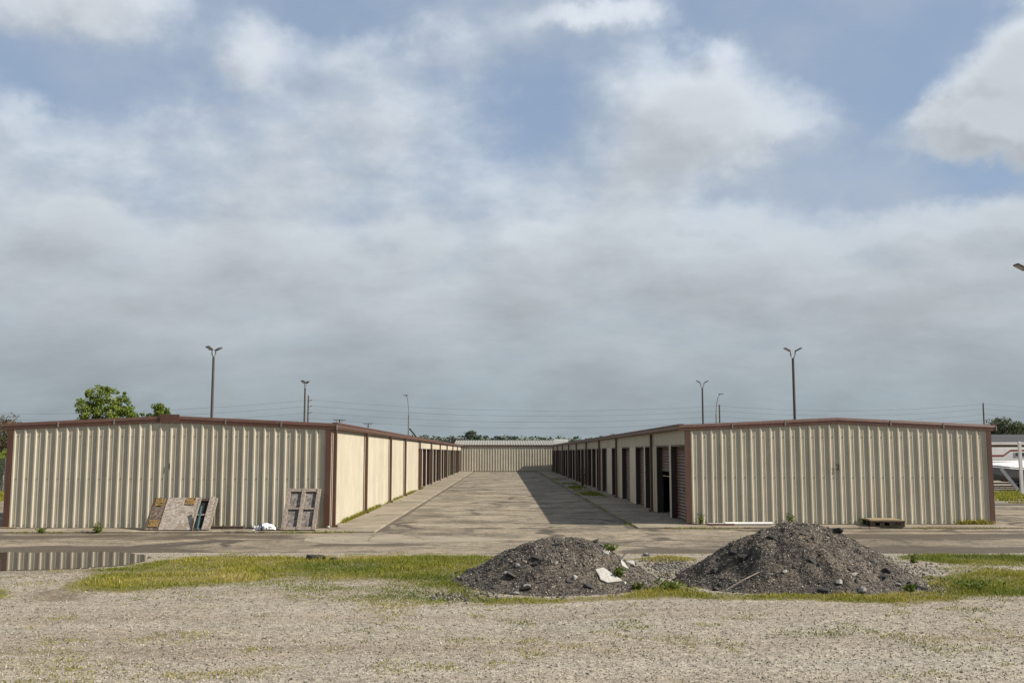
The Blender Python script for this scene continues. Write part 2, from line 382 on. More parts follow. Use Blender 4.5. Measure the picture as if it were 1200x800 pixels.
def np_mesh(name, verts, faces, mat, tint=None, parent=None, org=None):
    me = bpy.data.meshes.new(name); nv = len(verts); nf, k = faces.shape
    verts = np.asarray(verts, dtype=np.float32)
    if org is not None: verts = verts - np.asarray(org, dtype=np.float32)
    me.vertices.add(nv); me.vertices.foreach_set('co', verts.ravel())
    me.loops.add(nf * k); me.loops.foreach_set('vertex_index', faces.astype(np.int32).ravel())
    me.polygons.add(nf); me.polygons.foreach_set('loop_start', np.arange(0, nf * k, k, dtype=np.int32))
    me.update(calc_edges=True)
    if tint is not None:
        a = me.attributes.new('tint', 'FLOAT', 'POINT'); a.data.foreach_set('value', np.asarray(tint, dtype=np.float32))
    me.materials.append(MATS[mat])
    o = bpy.data.objects.new(name, me); C.objects.link(o)
    if parent is not None: o.parent = parent
    return o
def rand_rot(n):
    q = rng.normal(size=(n, 4)); q /= np.linalg.norm(q, axis=1)[:, None]; a, b, c, d = q.T
    return np.stack([np.stack([1 - 2 * (c * c + d * d), 2 * (b * c - a * d), 2 * (b * d + a * c)], 1),
                     np.stack([2 * (b * c + a * d), 1 - 2 * (b * b + d * d), 2 * (c * d - a * b)], 1),
                     np.stack([2 * (b * d - a * c), 2 * (c * d + a * b), 1 - 2 * (b * b + c * c)], 1)], 1)
OCT_V = np.array([(1, 0, 0), (-1, 0, 0), (0, 1, 0), (0, -1, 0), (0, 0, 1), (0, 0, -1)], float)
OCT_F = np.array([(0, 2, 4), (2, 1, 4), (1, 3, 4), (3, 0, 4), (2, 0, 5), (1, 2, 5), (3, 1, 5), (0, 3, 5)])
def stones(name, P, size, mat, tint, flat=.7, parent=None, org=None):
    n = len(P); j = OCT_V[None] * (1 + rng.uniform(-.35, .35, (n, 6, 1))) + rng.uniform(-.2, .2, (n, 6, 3))
    j = j * np.stack([size * rng.uniform(.8, 1.4, n), size * rng.uniform(.7, 1.1, n), size * flat * rng.uniform(.7, 1.1, n)], 1)[:, None]
    v = np.einsum('nij,nkj->nki', rand_rot(n), j); v += P[:, None]
    f = (OCT_F[None] + (np.arange(n) * 6)[:, None, None]).reshape(-1, 3)
    return np_mesh(name, v.reshape(-1, 3), f, mat, np.repeat(tint, 6), parent, org)
def blades(name, P, h, wd, mat, tint, lean=.5, parent=None, org=None):
    n = len(P); a = rng.uniform(0, 2 * math.pi, n); d = np.stack([np.cos(a), np.sin(a), np.zeros(n)], 1); s = np.stack([-np.sin(a), np.cos(a), np.zeros(n)], 1)
    b = rng.uniform(0, 2 * math.pi, n); L = np.stack([np.cos(b), np.sin(b), np.zeros(n)], 1) * (h * rng.uniform(.1, lean * 1.6, n))[:, None]
    up = np.array([0, 0, 1.0])
    v = np.stack([P - s * wd[:, None] / 2, P + s * wd[:, None] / 2, P + L * .35 + up * (h * .6)[:, None] + s * wd[:, None] * .35, P + L * .35 + up * (h * .6)[:, None] - s * wd[:, None] * .35, P + L + up * h[:, None]], 1)
    base = (np.arange(n) * 5)[:, None]
    f = np.concatenate([base + np.array([0, 1, 2]), base + np.array([0, 2, 3]), base + np.array([3, 2, 4])])
    return np_mesh(name, v.reshape(-1, 3), f, mat, np.repeat(tint, 5), parent, org)
def fbm2(x, y, sc, oct=4, seed=0):
    x = np.asarray(x, float); y = np.asarray(y, float); out = np.zeros_like(x); amp = 1; tot = 0
    for o in range(oct):
        X = x * sc + 17.3 * (o + seed); Y = y * sc + 9.1 * (o + 2 * seed)
        xi = np.floor(X).astype(np.int64); yi = np.floor(Y).astype(np.int64); fx = X - xi; fy = Y - yi; fx = fx * fx * (3 - 2 * fx); fy = fy * fy * (3 - 2 * fy)
        def hsh(i, j):
            n = (i * 374761393 + j * 668265263 + (seed + o) * 982451653) & 0x7fffffff; n = ((n ^ (n >> 13)) * 1274126177) & 0x7fffffff; return (n & 0xffff) / 65535.0
        a = hsh(xi, yi); b = hsh(xi + 1, yi); c = hsh(xi, yi + 1); d = hsh(xi + 1, yi + 1)
        out += amp * ((a * (1 - fx) + b * fx) * (1 - fy) + (c * (1 - fx) + d * fx) * fy); tot += amp; amp *= .5; sc *= 2
    return out / tot
def sstep(x, a, b):
    t = np.clip((x - a) / (b - a), 0, 1); return t * t * (3 - 2 * t)

# ------------------------------------------------------------------ layout
ZB = .05                                    # top of the concrete the buildings stand on
LX0, LX1, LYF, LYB = -14.55, -5.13, 29.5, 117.6
RX0, RX1, RYF, RYB = 5.62, 15.05, 30.9, 117.6
APL = -3.62; APR = 3.92                     # alley edges of the two aprons
ROADY = 22.6
def road_edge(x): return ROADY + .55 * (fbm2(x, 0 * np.asarray(x), .22, 4, 3) - .5) * 2
# photograph-space helper arrays: project ground points to photo pixels (to place stains and plants where they grow)
CMi = np.array(CM.inverted())
def proj(x, y, z=0.0):
    v = np.stack([x, y, np.zeros_like(x) + z - CAMH], -1) @ CMi.T
    return 600 + F * v[..., 0] / -v[..., 2], 400 - F * v[..., 1] / -v[..., 2]

# grass cover: bands given as outlines on the ground
def inside(px, py, poly):
    res = np.zeros(px.shape, bool); n = len(poly)
    for i in range(n):
        x1, y1 = poly[i]; x2, y2 = poly[(i + 1) % n]
        c = ((y1 > py) != (y2 > py)) & (px < (x2 - x1) * (py - y1) / (y2 - y1 + 1e-9) + x1); res ^= c
    return res
def ground_poly(pts): return [tuple(gp(*p).xy) for p in pts]
G_DENSE = [ground_poly([(62, 692), (105, 672), (165, 658), (230, 651.5), (420, 651), (600, 648.5), (640, 650), (600, 690), (555, 696), (470, 679), (330, 678), (230, 686), (140, 698)]),
           ground_poly([(1035, 655), (1100, 648), (1260, 647), (1260, 660), (1120, 661)]),
           ground_poly([(1060, 682), (1110, 672), (1200, 668), (1260, 668), (1260, 700), (1130, 698), (1080, 700)]),
           ground_poly([(735, 655), (770, 648), (815, 650), (805, 662), (775, 664)]),
           ground_poly([(745, 690), (775, 676), (805, 684), (850, 694), (1000, 697), (1090, 694), (1130, 704), (1000, 708), (800, 706), (740, 704)]),
           ground_poly([(525, 695), (560, 697), (660, 702), (760, 699), (800, 705), (640, 709), (560, 706)]),
           ground_poly([(-40, 690), (10, 687), (32, 696), (25, 704), (-40, 706)])]
G_SPARSE = [ground_poly([(230, 680), (420, 672), (560, 692), (560, 706), (430, 712), (250, 700)]),
            ground_poly([(-60, 765), (40, 758), (130, 765), (150, 785), (90, 805), (-60, 830)]),
            ground_poly([(1040, 752), (1110, 745), (1130, 756), (1060, 762)]), ground_poly([(1160, 752), (1260, 750), (1260, 762), (1160, 760)]),
            ground_poly([(160, 780), (330, 772), (420, 790), (300, 812), (140, 812)]), ground_poly([(110, 715), (260, 700), (290, 712), (180, 722)]),
            ground_poly([(1090, 655), (1260, 655), (1260, 672), (1100, 672)]), ground_poly([(60, 668), (130, 665), (130, 672), (60, 674)])]
def green(x, y):
    g = np.zeros(x.shape)
    wx = x + (fbm2(x, y, .9, 3, 11) - .5) * 1.0; wy = y + (fbm2(x, y, .9, 3, 12) - .5) * 1.3
    for p in G_SPARSE: g = np.maximum(g, inside(wx, wy, p) * .60)
    for p in G_DENSE: g = np.maximum(g, inside(wx, wy, p) * 1.0)
    return g

# ------------------------------------------------------------------ ground
gx = np.arange(-34, 34.01, .14); gy = np.arange(4, 23.95, .11)
XX, YY = np.meshgrid(gx, gy); gxm, gym = gx[-1], gy[-1]
GR = green(XX, YY)
GB = GR.copy()
for _ in range(26):
    GB[1:-1, 1:-1] = (GB[1:-1, 1:-1] * 2 + GB[:-2, 1:-1] + GB[2:, 1:-1] + GB[1:-1, :-2] + GB[1:-1, 2:]) / 6
for _ in range(6):
    GR[1:-1, 1:-1] = (GR[1:-1, 1:-1] * 2 + GR[:-2, 1:-1] + GR[2:, 1:-1] + GR[1:-1, :-2] + GR[1:-1, 2:]) / 6
PX, PY = proj(XX, YY)
MUD = .95 * np.exp(-(((PX - 80) / 150) ** 4 + ((PY - 668) / 3.2) ** 2)) + np.exp(-(((PX - 62) / 55) ** 2 + ((PY - 697) / 9) ** 2)) * 1.0 + .55 * np.exp(-(((PX - 30) / 90) ** 2 + ((PY - 672) / 5) ** 2))
edgef = sstep(20.2 - YY + 1.6 * sstep(XX, -7, -5), 0, 1.5) * (1 - .92 * sstep(YY, 17.6, 19.4) * (1 - sstep(XX, -7, -5))) * sstep(gxm - abs(XX), 0, 3) * sstep(YY - 4, 0, 1.5)
ZZ = edgef * ((fbm2(XX, YY, .35, 3, 21) - .5) * .10 + (fbm2(XX, YY, 2.4, 3, 22) - .5) * .016) + GR * .015 * edgef \
     - edgef * .06 * np.exp(-(((PX - 62) / 40) ** 2 + ((PY - 698) / 5) ** 2)) + edgef * MUD * (fbm2(XX, YY, 5, 3, 23) - .5) * .12
def gz(x, y):
    i = np.clip(((np.asarray(x) - gx[0]) / .14).round().astype(int), 0, len(gx) - 1); j = np.clip(((np.asarray(y) - gy[0]) / .11).round().astype(int), 0, len(gy) - 1)
    inside_ = (np.abs(x) < gxm) & (np.asarray(y) > gy[0]) & (np.asarray(y) < gym)
    return np.where(inside_, ZZ[j, i], 0.0)
ny, nx = XX.shape; idx = np.arange(nx * ny).reshape(ny, nx)
gv = np.stack([XX.ravel(), YY.ravel(), ZZ.ravel()], 1)
gf = np.stack([idx[:-1, :-1], idx[:-1, 1:], idx[1:, 1:], idx[1:, :-1]], -1).reshape(-1, 4)
B = 4500.0; x0, x1, y0, y1 = gx[0], gx[-1], gy[0], gy[-1]; nb = len(gv)
ov = np.array([(-B, -B, 0), (B, -B, 0), (B, y0, 0), (-B, y0, 0), (-B, y0, 0), (x0, y0, 0), (x0, y1, 0), (-B, y1, 0), (x1, y0, 0), (B, y0, 0), (B, y1, 0), (x1, y1, 0), (-B, y1, 0), (B, y1, 0), (B, B, 0), (-B, B, 0)])
of = np.arange(16).reshape(4, 4) + nb
gro = np_mesh('ground', np.vstack([gv, ov]), np.vstack([gf, of]), 'gravel_ground')
tag(gro, kind='structure')
far_green = np.full(16, .25)
for nm, arr in (('green', np.concatenate([GR.ravel(), far_green])), ('mud', np.concatenate([MUD.ravel(), np.zeros(16)]))):
    a = gro.data.attributes.new(nm, 'FLOAT', 'POINT'); a.data.foreach_set('value', arr.astype(np.float32))
gro.data.shade_smooth()

# ------------------------------------------------------------------ asphalt
def asphalt_sheet(name, xs, ys, damp_shade=None, edge=False, z=.004):
    X, Y = np.meshgrid(xs, ys); X = X.astype(float); Y = Y.astype(float)
    if edge:
        t = sstep(ys[0] + 2.5 - Y, 0, 2.5); Y = Y + t * (road_edge(X) - ROADY)
    n, m = X.shape; ii = np.arange(n * m).reshape(n, m)
    px, py = proj(X, Y)
    d = np.zeros(X.shape) if damp_shade is None else damp_shade(X, Y, px, py)
    Z = np.full(X.shape, z)
    o = np_mesh(name, np.stack([X.ravel(), Y.ravel(), Z.ravel()], 1), np.stack([ii[:-1, :-1], ii[:-1, 1:], ii[1:, 1:], ii[1:, :-1]], -1).reshape(-1, 4), 'asphalt')
    a = o.data.attributes.new('damp_shade', 'FLOAT', 'POINT'); a.data.foreach_set('value', d.ravel().astype(np.float32))
    return tag(o, kind='structure')
def yard_damp(X, Y, px, py):
    d = 1.3 * np.exp(-(((px - 90) / 185) ** 2 + ((py - 654) / 14) ** 2) ** 2)
    d = np.maximum(d, 1.0 * sstep(px, 970, 1040) * np.exp(-((py - 645.5) / 5.5) ** 2))
    d = np.maximum(d, .85 * sstep(px, 690, 760) * np.exp(-((py - 647) / 6) ** 2) * (1 - sstep(px, 850, 930)))
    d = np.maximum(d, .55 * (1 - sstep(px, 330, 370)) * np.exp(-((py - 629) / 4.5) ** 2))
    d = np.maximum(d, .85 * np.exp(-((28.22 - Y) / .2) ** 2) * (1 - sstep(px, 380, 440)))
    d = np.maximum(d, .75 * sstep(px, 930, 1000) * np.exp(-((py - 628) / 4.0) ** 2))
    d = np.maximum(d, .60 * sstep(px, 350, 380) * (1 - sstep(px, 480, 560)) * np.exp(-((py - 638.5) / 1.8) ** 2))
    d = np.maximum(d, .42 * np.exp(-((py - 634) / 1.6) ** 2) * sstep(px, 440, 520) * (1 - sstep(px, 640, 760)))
    return d
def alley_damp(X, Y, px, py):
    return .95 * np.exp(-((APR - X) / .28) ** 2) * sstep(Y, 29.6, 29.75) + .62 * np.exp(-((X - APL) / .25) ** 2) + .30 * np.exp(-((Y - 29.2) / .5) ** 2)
def shoulder_shade(X, Y, px, py):
    return .95 * np.exp(-((Y - 43.2) / 1.1) ** 2) + .35 * np.exp(-((Y - 36) / 2) ** 2)  # shadow band at the grass edge painted into the asphalt, plus a fainter band
asphalt_sheet('cross_road', np.arange(-60, 80.1, .5), np.concatenate([np.arange(ROADY, 28.2, .2), [28.2]]), yard_damp, True)
SHY = np.concatenate([np.arange(29.72, 44, .4), [44]])
asphalt_sheet('road_shoulder', [-60, LX0 - 3.0], [28.2, 44]); asphalt_sheet('road_shoulder', np.linspace(RX1 + .02, 80, 40), SHY, shoulder_shade)
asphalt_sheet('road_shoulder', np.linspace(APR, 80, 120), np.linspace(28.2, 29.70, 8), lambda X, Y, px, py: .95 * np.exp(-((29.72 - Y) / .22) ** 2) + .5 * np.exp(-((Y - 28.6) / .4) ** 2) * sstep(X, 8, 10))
AXS = np.concatenate([np.linspace(APL + .01, APL + .8, 6), np.linspace(APL + 1.2, APR - 1.2, 5), np.linspace(APR - .8, APR - .01, 7)])
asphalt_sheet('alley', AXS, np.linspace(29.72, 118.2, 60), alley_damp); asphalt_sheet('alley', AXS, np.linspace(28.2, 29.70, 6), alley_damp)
asphalt_sheet('side_alley', [RX1 + .02, 23], [44.02, 118.2]); asphalt_sheet('side_alley', [-23, LX0 - .02], [44.02, 118.2])
asphalt_sheet('side_alley', [LX0 - 2.98, LX0 - .02], [28.2, 44])

# puddle
pts = [(-60, 650), (0, 647), (60, 647.5), (120, 647.2), (150, 648), (160, 649.5), (172, 650.5), (182, 652), (168, 656), (160, 660), (120, 664), (80, 667), (30, 668), (-60, 668.5)]
pw = MB(); ring = [gp(*q) for q in pts]; dense = []
for i in range(len(ring)):
    a, b = ring[i], ring[(i + 1) % len(ring)]
    for t in np.linspace(0, 1, 7)[:-1]:
        q = a.lerp(b, t); dense.append((q.x + .22 * mnoise.noise(q * 2.3), q.y + .20 * mnoise.noise(q * 2.3 + Vector((7, 3, 0))), .011))
pw.add(dense, [tuple(range(len(dense)))])
tag(pw.build('puddle', 'puddle_water'), kind='structure')
PUD = [(a, b) for a, b, _ in dense]

# pale cement patch beside the apron corner
pp = [gp(*q) for q in [(356, 634), (358, 630.5), (372, 627), (388, 624.6), (442, 624.2), (480, 627), (560, 629), (600, 633), (520, 636), (430, 637.5), (380, 637)]]
pm = MB(); pm.add([(q.x, q.y, .008) for q in pp], [tuple(range(len(pp)))])
tag(pm.build('cement_patch', 'concrete'), kind='structure')

# ------------------------------------------------------------------ concrete aprons, slab by slab
def apron(name, rects):
    e = empty(name, (rects[0][0], rects[0][2], 0)); tag(e, kind='structure')
    for (a, b, c, d) in rects:
        g = .010; dz = rng.uniform(-.006, .006)
        MB().cbox(a + g, b - g, c + g, d - g, -.05, ZB + dz, .012).build('slab', 'concrete', e)
    return e
def cuts(a, b, n): return list(zip(np.linspace(a, b, n + 1)[:-1], np.linspace(a, b, n + 1)[1:]))
apron('left_apron', [(LX1, APL, a, b) for a, b in cuts(LYF, 117.6, 29)] + [(a, b, 28.25, LYF) for a, b in cuts(LX0 - .3, APL, 5)])
apron('right_apron', [(APR, RX0, a, b) for a, b in cuts(RYF, 117.6, 29)] + [(a, b, 29.72, RYF) for a, b in cuts(APR, RX1 + .3, 5)])

# ------------------------------------------------------------------ storage buildings
PIT = .305
PROF = [(0, 0), (.030, .028), (.068, .028), (.100, 0), (.160, 0), (.170, .004), (.190, .004), (.205, 0), (.235, 0), (.245, .004), (.265, .004), (.28, 0)]
def ribbed(name, mat, parent, org, sdir_, ndir, length, z0, ztop, first=0.0):
    """one metal sheet: org + sdir*s, ribs stand out along ndir; ztop is a height or a function of s"""
    zt = ztop if callable(ztop) else (lambda s_: ztop)
    pts = []
    s0 = 0.0; k = 0
    while True:
        done = False
        for (ds, o) in PROF:
            q = k * PIT + ds
            if q > length: done = True; break
            pts.append((q, o))
        if done: break
        k += 1
    pts.append((length, pts[-1][1] if length - pts[-1][0] < .01 else 0))
    org = Vector(org); sd = Vector(sdir_); nd = Vector(ndir); vs = []; fs = []
    for (q, o) in pts:
        b = org + sd * q + nd * o; vs += [(b.x, b.y, z0), (b.x, b.y, zt(first + q))]
    for i in range(len(pts) - 1): fs.append((2 * i, 2 * i + 2, 2 * i + 3, 2 * i + 1))
    m = MB(); m.add(vs, fs); return m.build(name, mat, parent)
ZE = 2.93; RISE = .22; ZD = 2.48

def curtain_mesh(wid, z0, z1):
    m = MB(); n = int(round((z1 - z0) / .05)); vs = []
    for i in range(n + 1):
        z = z0 + (z1 - z0) * i / n; o = .014 * (1 if (i // 1) % 2 else -1)
        vs += [(0, 0, z), (0, wid, z)]; vs[-1] = (o, wid, z); vs[-2] = (o, 0, z)
    fs = [(2 * i, 2 * i + 1, 2 * i + 3, 2 * i + 2) for i in range(n)]
    m.add(vs, fs); return m

def storage(name, label, x0, x1, yf, yb, face, posts, openings, number, numpx, ridge_box):
    e = empty(name, ((x0 + x1) / 2, yf, ZB)); tag(e, label, 'building', 'storage buildings')
    xc = (x0 + x1) / 2; W = x1 - x0
    zroof = lambda x: ZE + RISE * (1 - abs(x - xc) / (W / 2))
    MB().box(x0 + .03, x1 - .03, yf + .03, yb - .03, -.05, ZB - .002).build('foundation', 'concrete', e)
    # gable sheets
    xs = x0 + .12
    while xs < x1 - .13:
        L = min(3 * PIT, x1 - .12 - xs)
        ribbed('wall_panel', 'cream_metal', e, (xs, yf, 0), (1, 0, 0), (0, -1, 0), L - .003, ZB + .012, lambda s_, xs=xs: zroof(xs + s_) - .02); xs += L
    xs = x1 - .12
    ribbed('back_wall', 'cream_metal', e, (x1 - .12, yb, 0), (-1, 0, 0), (0, 1, 0), W - .24, ZB + .012, lambda s_: zroof(x1 - .12 - s_) - .02)
    # fasteners in two rows
    sm = MB(); q = x0 + .12 + .15
    while q < x1 - .2:
        for z in (ZB + .08, 1.46, 2.70):
            sm.box(q, q + .02, yf - .012, yf + .002, z, z + .02)
        q += PIT
    sm.build('fasteners', 'screw', e, kind='stuff')
    # corner trims
    for cx, sx in ((x0, 1), (x1, -1)):
        for cy, sy in ((yf, 1), (yb, -1)):
            m = MB(); a, b = sorted((cx - sx * .03, cx + sx * .12)); c, d = sorted((cy - sy * .037, cy + sy * .10))
            m.box(a, b, c, d, ZB + .003, ZE + .02); m.build('corner_trim', 'brown_metal', e)
    # outer long wall and alley wall
    out = x0 if face > 0 else x1
    xo = out
    for a, b in cuts(yf + .11, yb - .11, 16):
        if face > 0: ribbed('wall_panel', 'cream_metal', e, (xo, b, 0), (0, -1, 0), (-1, 0, 0), b - a - .004, ZB + .012, ZE)
        else: ribbed('wall_panel', 'cream_metal', e, (xo, a, 0), (0, 1, 0), (1, 0, 0), b - a - .004, ZB + .012, ZE)
    xw = x1 if face > 0 else x0
    def sheet(a, b, z0, z1):
        if b - a < .02: return
        if face > 0: ribbed('wall_panel', 'cream_metal', e, (xw, a, 0), (0, 1, 0), (1, 0, 0), b - a - .003, z0, z1)
        else: ribbed('wall_panel', 'cream_metal', e, (xw, b, 0), (0, -1, 0), (-1, 0, 0), b - a - .003, z0, z1)
    first_open = min(o[0] for o in openings) if openings else yb
    # solid bays
    edges = [yf + .11] + [p for p in posts if p < first_open - .3]
    last = [p for p in posts if p < first_open]
    solid_end = max(last) if last else yf + .11
    if last:
        for a, b in zip(edges, edges[1:] + [solid_end] if edges[-1] != solid_end else edges[1:]):
            n = max(1, int(round((b - a) / .915)))
            for c, d in cuts(a, b, n): sheet(c, d, ZB + .012, ZE)
    # door bays: header sheets, piers, frames, curtains
    hdr = [max(solid_end, yf + .11)] + [p for p in posts if p > solid_end + .1] + [yb - .11]
    for a, b in zip(hdr[:-1], hdr[1:]):
        n = max(1, int(round((b - a) / 2.7)))
        for c, d in cuts(a, b, n): sheet(c, d, ZD, ZE)
    prev = hdr[0]
    for (a, b, raised) in openings:
        if a - prev > .03:
            m = MB(); q0, q1 = sorted((xw, xw - face * .13)); m.box(q0, q1, prev + .002, a - .002, ZB + .004, ZD - .002); m.build('pier', 'cream_metal', e)
        prev = b
        # frame: two jambs and a head
        q0, q1 = sorted((xw - face * .006, xw - face * .24))
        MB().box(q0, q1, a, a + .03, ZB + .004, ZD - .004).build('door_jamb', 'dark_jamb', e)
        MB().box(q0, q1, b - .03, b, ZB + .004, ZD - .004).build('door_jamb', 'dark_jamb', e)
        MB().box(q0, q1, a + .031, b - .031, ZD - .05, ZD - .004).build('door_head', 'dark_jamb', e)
        xr = xw - face * .19
        zb = ZB + .012 + raised
        wdt = b - a - .064; m = curtain_mesh(wdt, zb + .06, ZD - .052)
        m.v = [(xr + q[0], a + .032 + q[1], q[2]) for q in m.v]
        door = m.build('roll_up_door', 'door_metal', e)
        MB().box(xr - .02, xr + .02, a + .033, b - .033, zb, zb + .06).build('bottom_bar', 'dark_jamb', door)
        if raised == 0:
            hx = sorted((xr + face * .016, xr + face * .05)); MB().box(hx[0], hx[1], (a + b) / 2 - .09, (a + b) / 2 + .09, 1.0, 1.06).build('latch', 'grey_metal', door)
    if yb - .11 - prev > .03 and openings:
        q0, q1 = sorted((xw, xw - face * .13)); MB().box(q0, q1, prev + .002, yb - .112, ZB + .004, ZD - .002).build('pier', 'cream_metal', e)
    # downspout posts
    for p in posts:
        q0, q1 = sorted((xw + face * .062, xw + face * .16)); MB().box(q0, q1, p - .06, p + .06, ZB + .003, ZE - .02).build('downspout', 'brown_metal', e)
        q0, q1 = sorted((xw + face * .066, xw + face * .23)); MB().box(q0, q1, p - .05, p + .05, ZB + .002, ZB + .06).build('downspout_elbow', 'brown_metal', e) if p < 60 else None
    # gutters and rake trims (stepped moulding)
    GP = [(0, 0), (.10, 0), (.13, .05), (.13, .13), (.155, .15), (.155, .185), (0, .185)]
    for side, cx in ((-1, x0), (1, x1)):
        n = 10
        for a, b in cuts(yf - .030, yb + .030, n):
            prof = [(side * (u + .018), v) for u, v in GP]
            if side < 0: prof = prof[::-1]
            m = MB(); pr = prof; vs = [(cx + side * .045 + u, yy, ZE - .005 + v) for yy in (a + .002, b - .002) for u, v in pr]; k = len(pr)
            m.add(vs, [(i, (i + 1) % k, k + (i + 1) % k, k + i)[::-1] for i in range(k)] + [tuple(range(k)), tuple(range(2 * k - 1, k - 1, -1))])
            m.build('gutter', 'brown_metal', e)
    RP = [(0, 0), (.010, .004), (.010, .065), (.016, .085), (.016, .115), (-.012, .19), (-.05, .19), (-.05, 0)]
    for yy, sg in ((yf, -1), (yb, 1)):
        for xa, xb in ((x0 - .2, xc), (xc, x1 + .2)):
            for c, d in cuts(xa, xb, 3):
                m = MB(); k = len(GP)
                zof = lambda x: ZE + RISE * (1 - abs(x - xc) / (W / 2)) - .03
                vs = [(x, yy + sg * (.0325 + u), zof(x) + v) for x in (c + .004, d - .004) for u, v in RP]; k = len(RP)
                m.add(vs, [(i, (i + 1) % k, k + (i + 1) % k, k + i) for i in range(k)] + [tuple(range(k - 1, -1, -1)), tuple(range(k, 2 * k))])
                m.build('rake_trim', 'brown_metal', e)
                if sg < 0 and abs(d - xc) > .3:
                    MB().box(d - .016, d + .016, yy - .0565, yy - .02, zof(d) + .006, zof(d) + .16).build('trim_joint', 'roof_metal', e)
    if ridge_box:
        m = MB(); m.box(xc - .28, xc + .28, yf - .068, yf - .02, ZE + RISE - .05, ZE + RISE + .195); m.build('ridge_cap', 'brown_metal', e)
    # roof slopes
    for side in (-1, 1):
        m = MB(); xe = xc + side * (W / 2 + .02); zz = ZE + .10
        for yy0, yy1 in cuts(yf - .03, yb + .03, 1):
            vs = [(xe, yy0, zz), (xc, yy0, zz + RISE), (xc, yy1, zz + RISE), (xe, yy1, zz)]; vs += [(a, b, c + .03) for a, b, c in vs]
            m.add(vs, [(0, 1, 2, 3), (7, 6, 5, 4), (0, 4, 5, 1), (1, 5, 6, 2), (2, 6, 7, 3), (3, 7, 4, 0)])
        y = yf
        while y < yb:
            vs = [(xe, y, zz + .03), (xc, y, zz + RISE + .03), (xe, y + .05, zz + .06), (xc, y + .05, zz + RISE + .06), (xe, y + .10, zz + .03), (xc, y + .10, zz + RISE + .03)]
            m.add(vs, [(0, 1, 3, 2), (2, 3, 5, 4)]); y += .61
        m.build('roof', 'roof_metal', e)
    # painted number on the gable
    cu = bpy.data.curves.new('number', 'FONT'); cu.body = number; cu.size = .26; cu.extrude = .004; cu.align_x = 'CENTER'
    t = bpy.data.objects.new('tmp', cu); C.objects.link(t); dg = bpy.context.evaluated_depsgraph_get()
    me = bpy.data.meshes.new_from_object(t.evaluated_get(dg)); bpy.data.objects.remove(t)
    me.name = 'building_number'; me.materials.clear(); me.materials.append(MATS['black_paint'])
    q = atY(numpx[0], numpx[1], yf - .036); o = bpy.data.objects.new('building_number', me); C.objects.link(o); o.parent = e
    o.location = Vector((q.x, yf - .036, q.z - .09)) - worldloc(e); o.rotation_euler = (math.pi / 2, 0, 0)
    o['label'] = 'small black number painted on the gable'
    return e
def three_doors(a, b, n=3):
    gap = .42; wd = (b - a - .16 - gap * (n - 1)) / n
    return [(a + .08 + i * (wd + gap), a + .08 + i * (wd + gap) + wd, 0) for i in range(n)]
lp = [29.78, 36.6, 44.4, 51.0, 59.7, 69.2, 78.6, 88.2, 98.0, 107.8]
lo = []
for a, b in zip(lp[4:], lp[5:] + [117.4]): lo += three_doors(a, b)
storage('storage_building', 'long tan metal storage building with a boxed ridge cap and its alley side sunlit',
        LX0, LX1, LYF, LYB, 1, lp, lo, '1', (198.5, 546), True)
rp = [37.55, 49.3, 58.2, 67.4, 76.6, 85.8, 95, 104.2, 113]
ro = [(31.15, 33.8, 0), (34.15, 37.0, 1.50), (37.95, 40.0, 0), (40.35, 42.9, 0), (44.9, 47.9, 0), (49.75, 52.4, 0), (54.9, 57.6, 0)]
for a, b in zip(rp[2:], rp[3:] + [117.4]): ro += three_doors(a, b, 3 if b - a > 6 else 1)
storage('storage_building', 'long tan metal storage building with shaded brown roll-up doors facing the alley',
        RX0, RX1, RYF, RYB, -1, rp, ro, '2', (982, 547), False)

# building across the end of the alley
def end_building():
    x0, x1, yf, yb = -6.0, 6.15, 118.3, 130.3
    e = empty('end_building', (0, yf, 0)); tag(e, 'tan metal building closing the far end of the alley, pale ribbed roof', 'building')
    MB().box(x0 + .03, x1 - .03, yf + .04, yb - .04, -.05, .05).build('foundation', 'concrete', e)
    for a, b in cuts(x0, x1, 13): ribbed('wall_panel', 'cream_metal', e, (a, yf, 0), (1, 0, 0), (0, -1, 0), b - a - .003, .06, 3.05)
    ribbed('back_wall', 'cream_metal', e, (x1, yb, 0), (-1, 0, 0), (0, 1, 0), x1 - x0, .06, 3.05)
    mid = (yf + yb) / 2; zr = 3.68
    for xx, d in ((x0, -1), (x1, 1)):
        m = MB(); m.add([(xx, yf, .06), (xx, yb, .06), (xx, yb, 3.05), (xx, mid, zr), (xx, yf, 3.05)], [(0, 1, 2, 3, 4)]); m.build('gable_wall', 'cream_metal', e)
    MB().box(x0 - .1, x1 + .1, yf - .10, yf - .032, 2.98, 3.12).build('gutter', 'brown_metal', e)
    for s_, ya in ((1, yf - .1), (-1, yb + .1)):
        n = int((x1 - x0) / PIT); m = MB()
        for i in range(n + 1):
            x = x0 + i * PIT; xe = min(x + PIT, x1 + .05)
            vs = []; pr = [(x, 0), (min(x + .05, xe), .04), (min(x + .09, xe), .04), (min(x + .14, xe), 0), (xe, 0)]
            for px_, h in pr: vs += [(px_, ya, 3.12 + h), (px_, mid, zr + .05 + h)]
            m.add(vs, [(2 * j, 2 * j + 2, 2 * j + 3, 2 * j + 1) if s_ > 0 else (2 * j, 2 * j + 1, 2 * j + 3, 2 * j + 2) for j in range(4)])
        m.build('roof', 'roof_metal', e)
    MB().box(x0, x1, mid - .1, mid + .1, zr + .08, zr + .11).build('ridge_cap', 'roof_metal', e)
end_building()

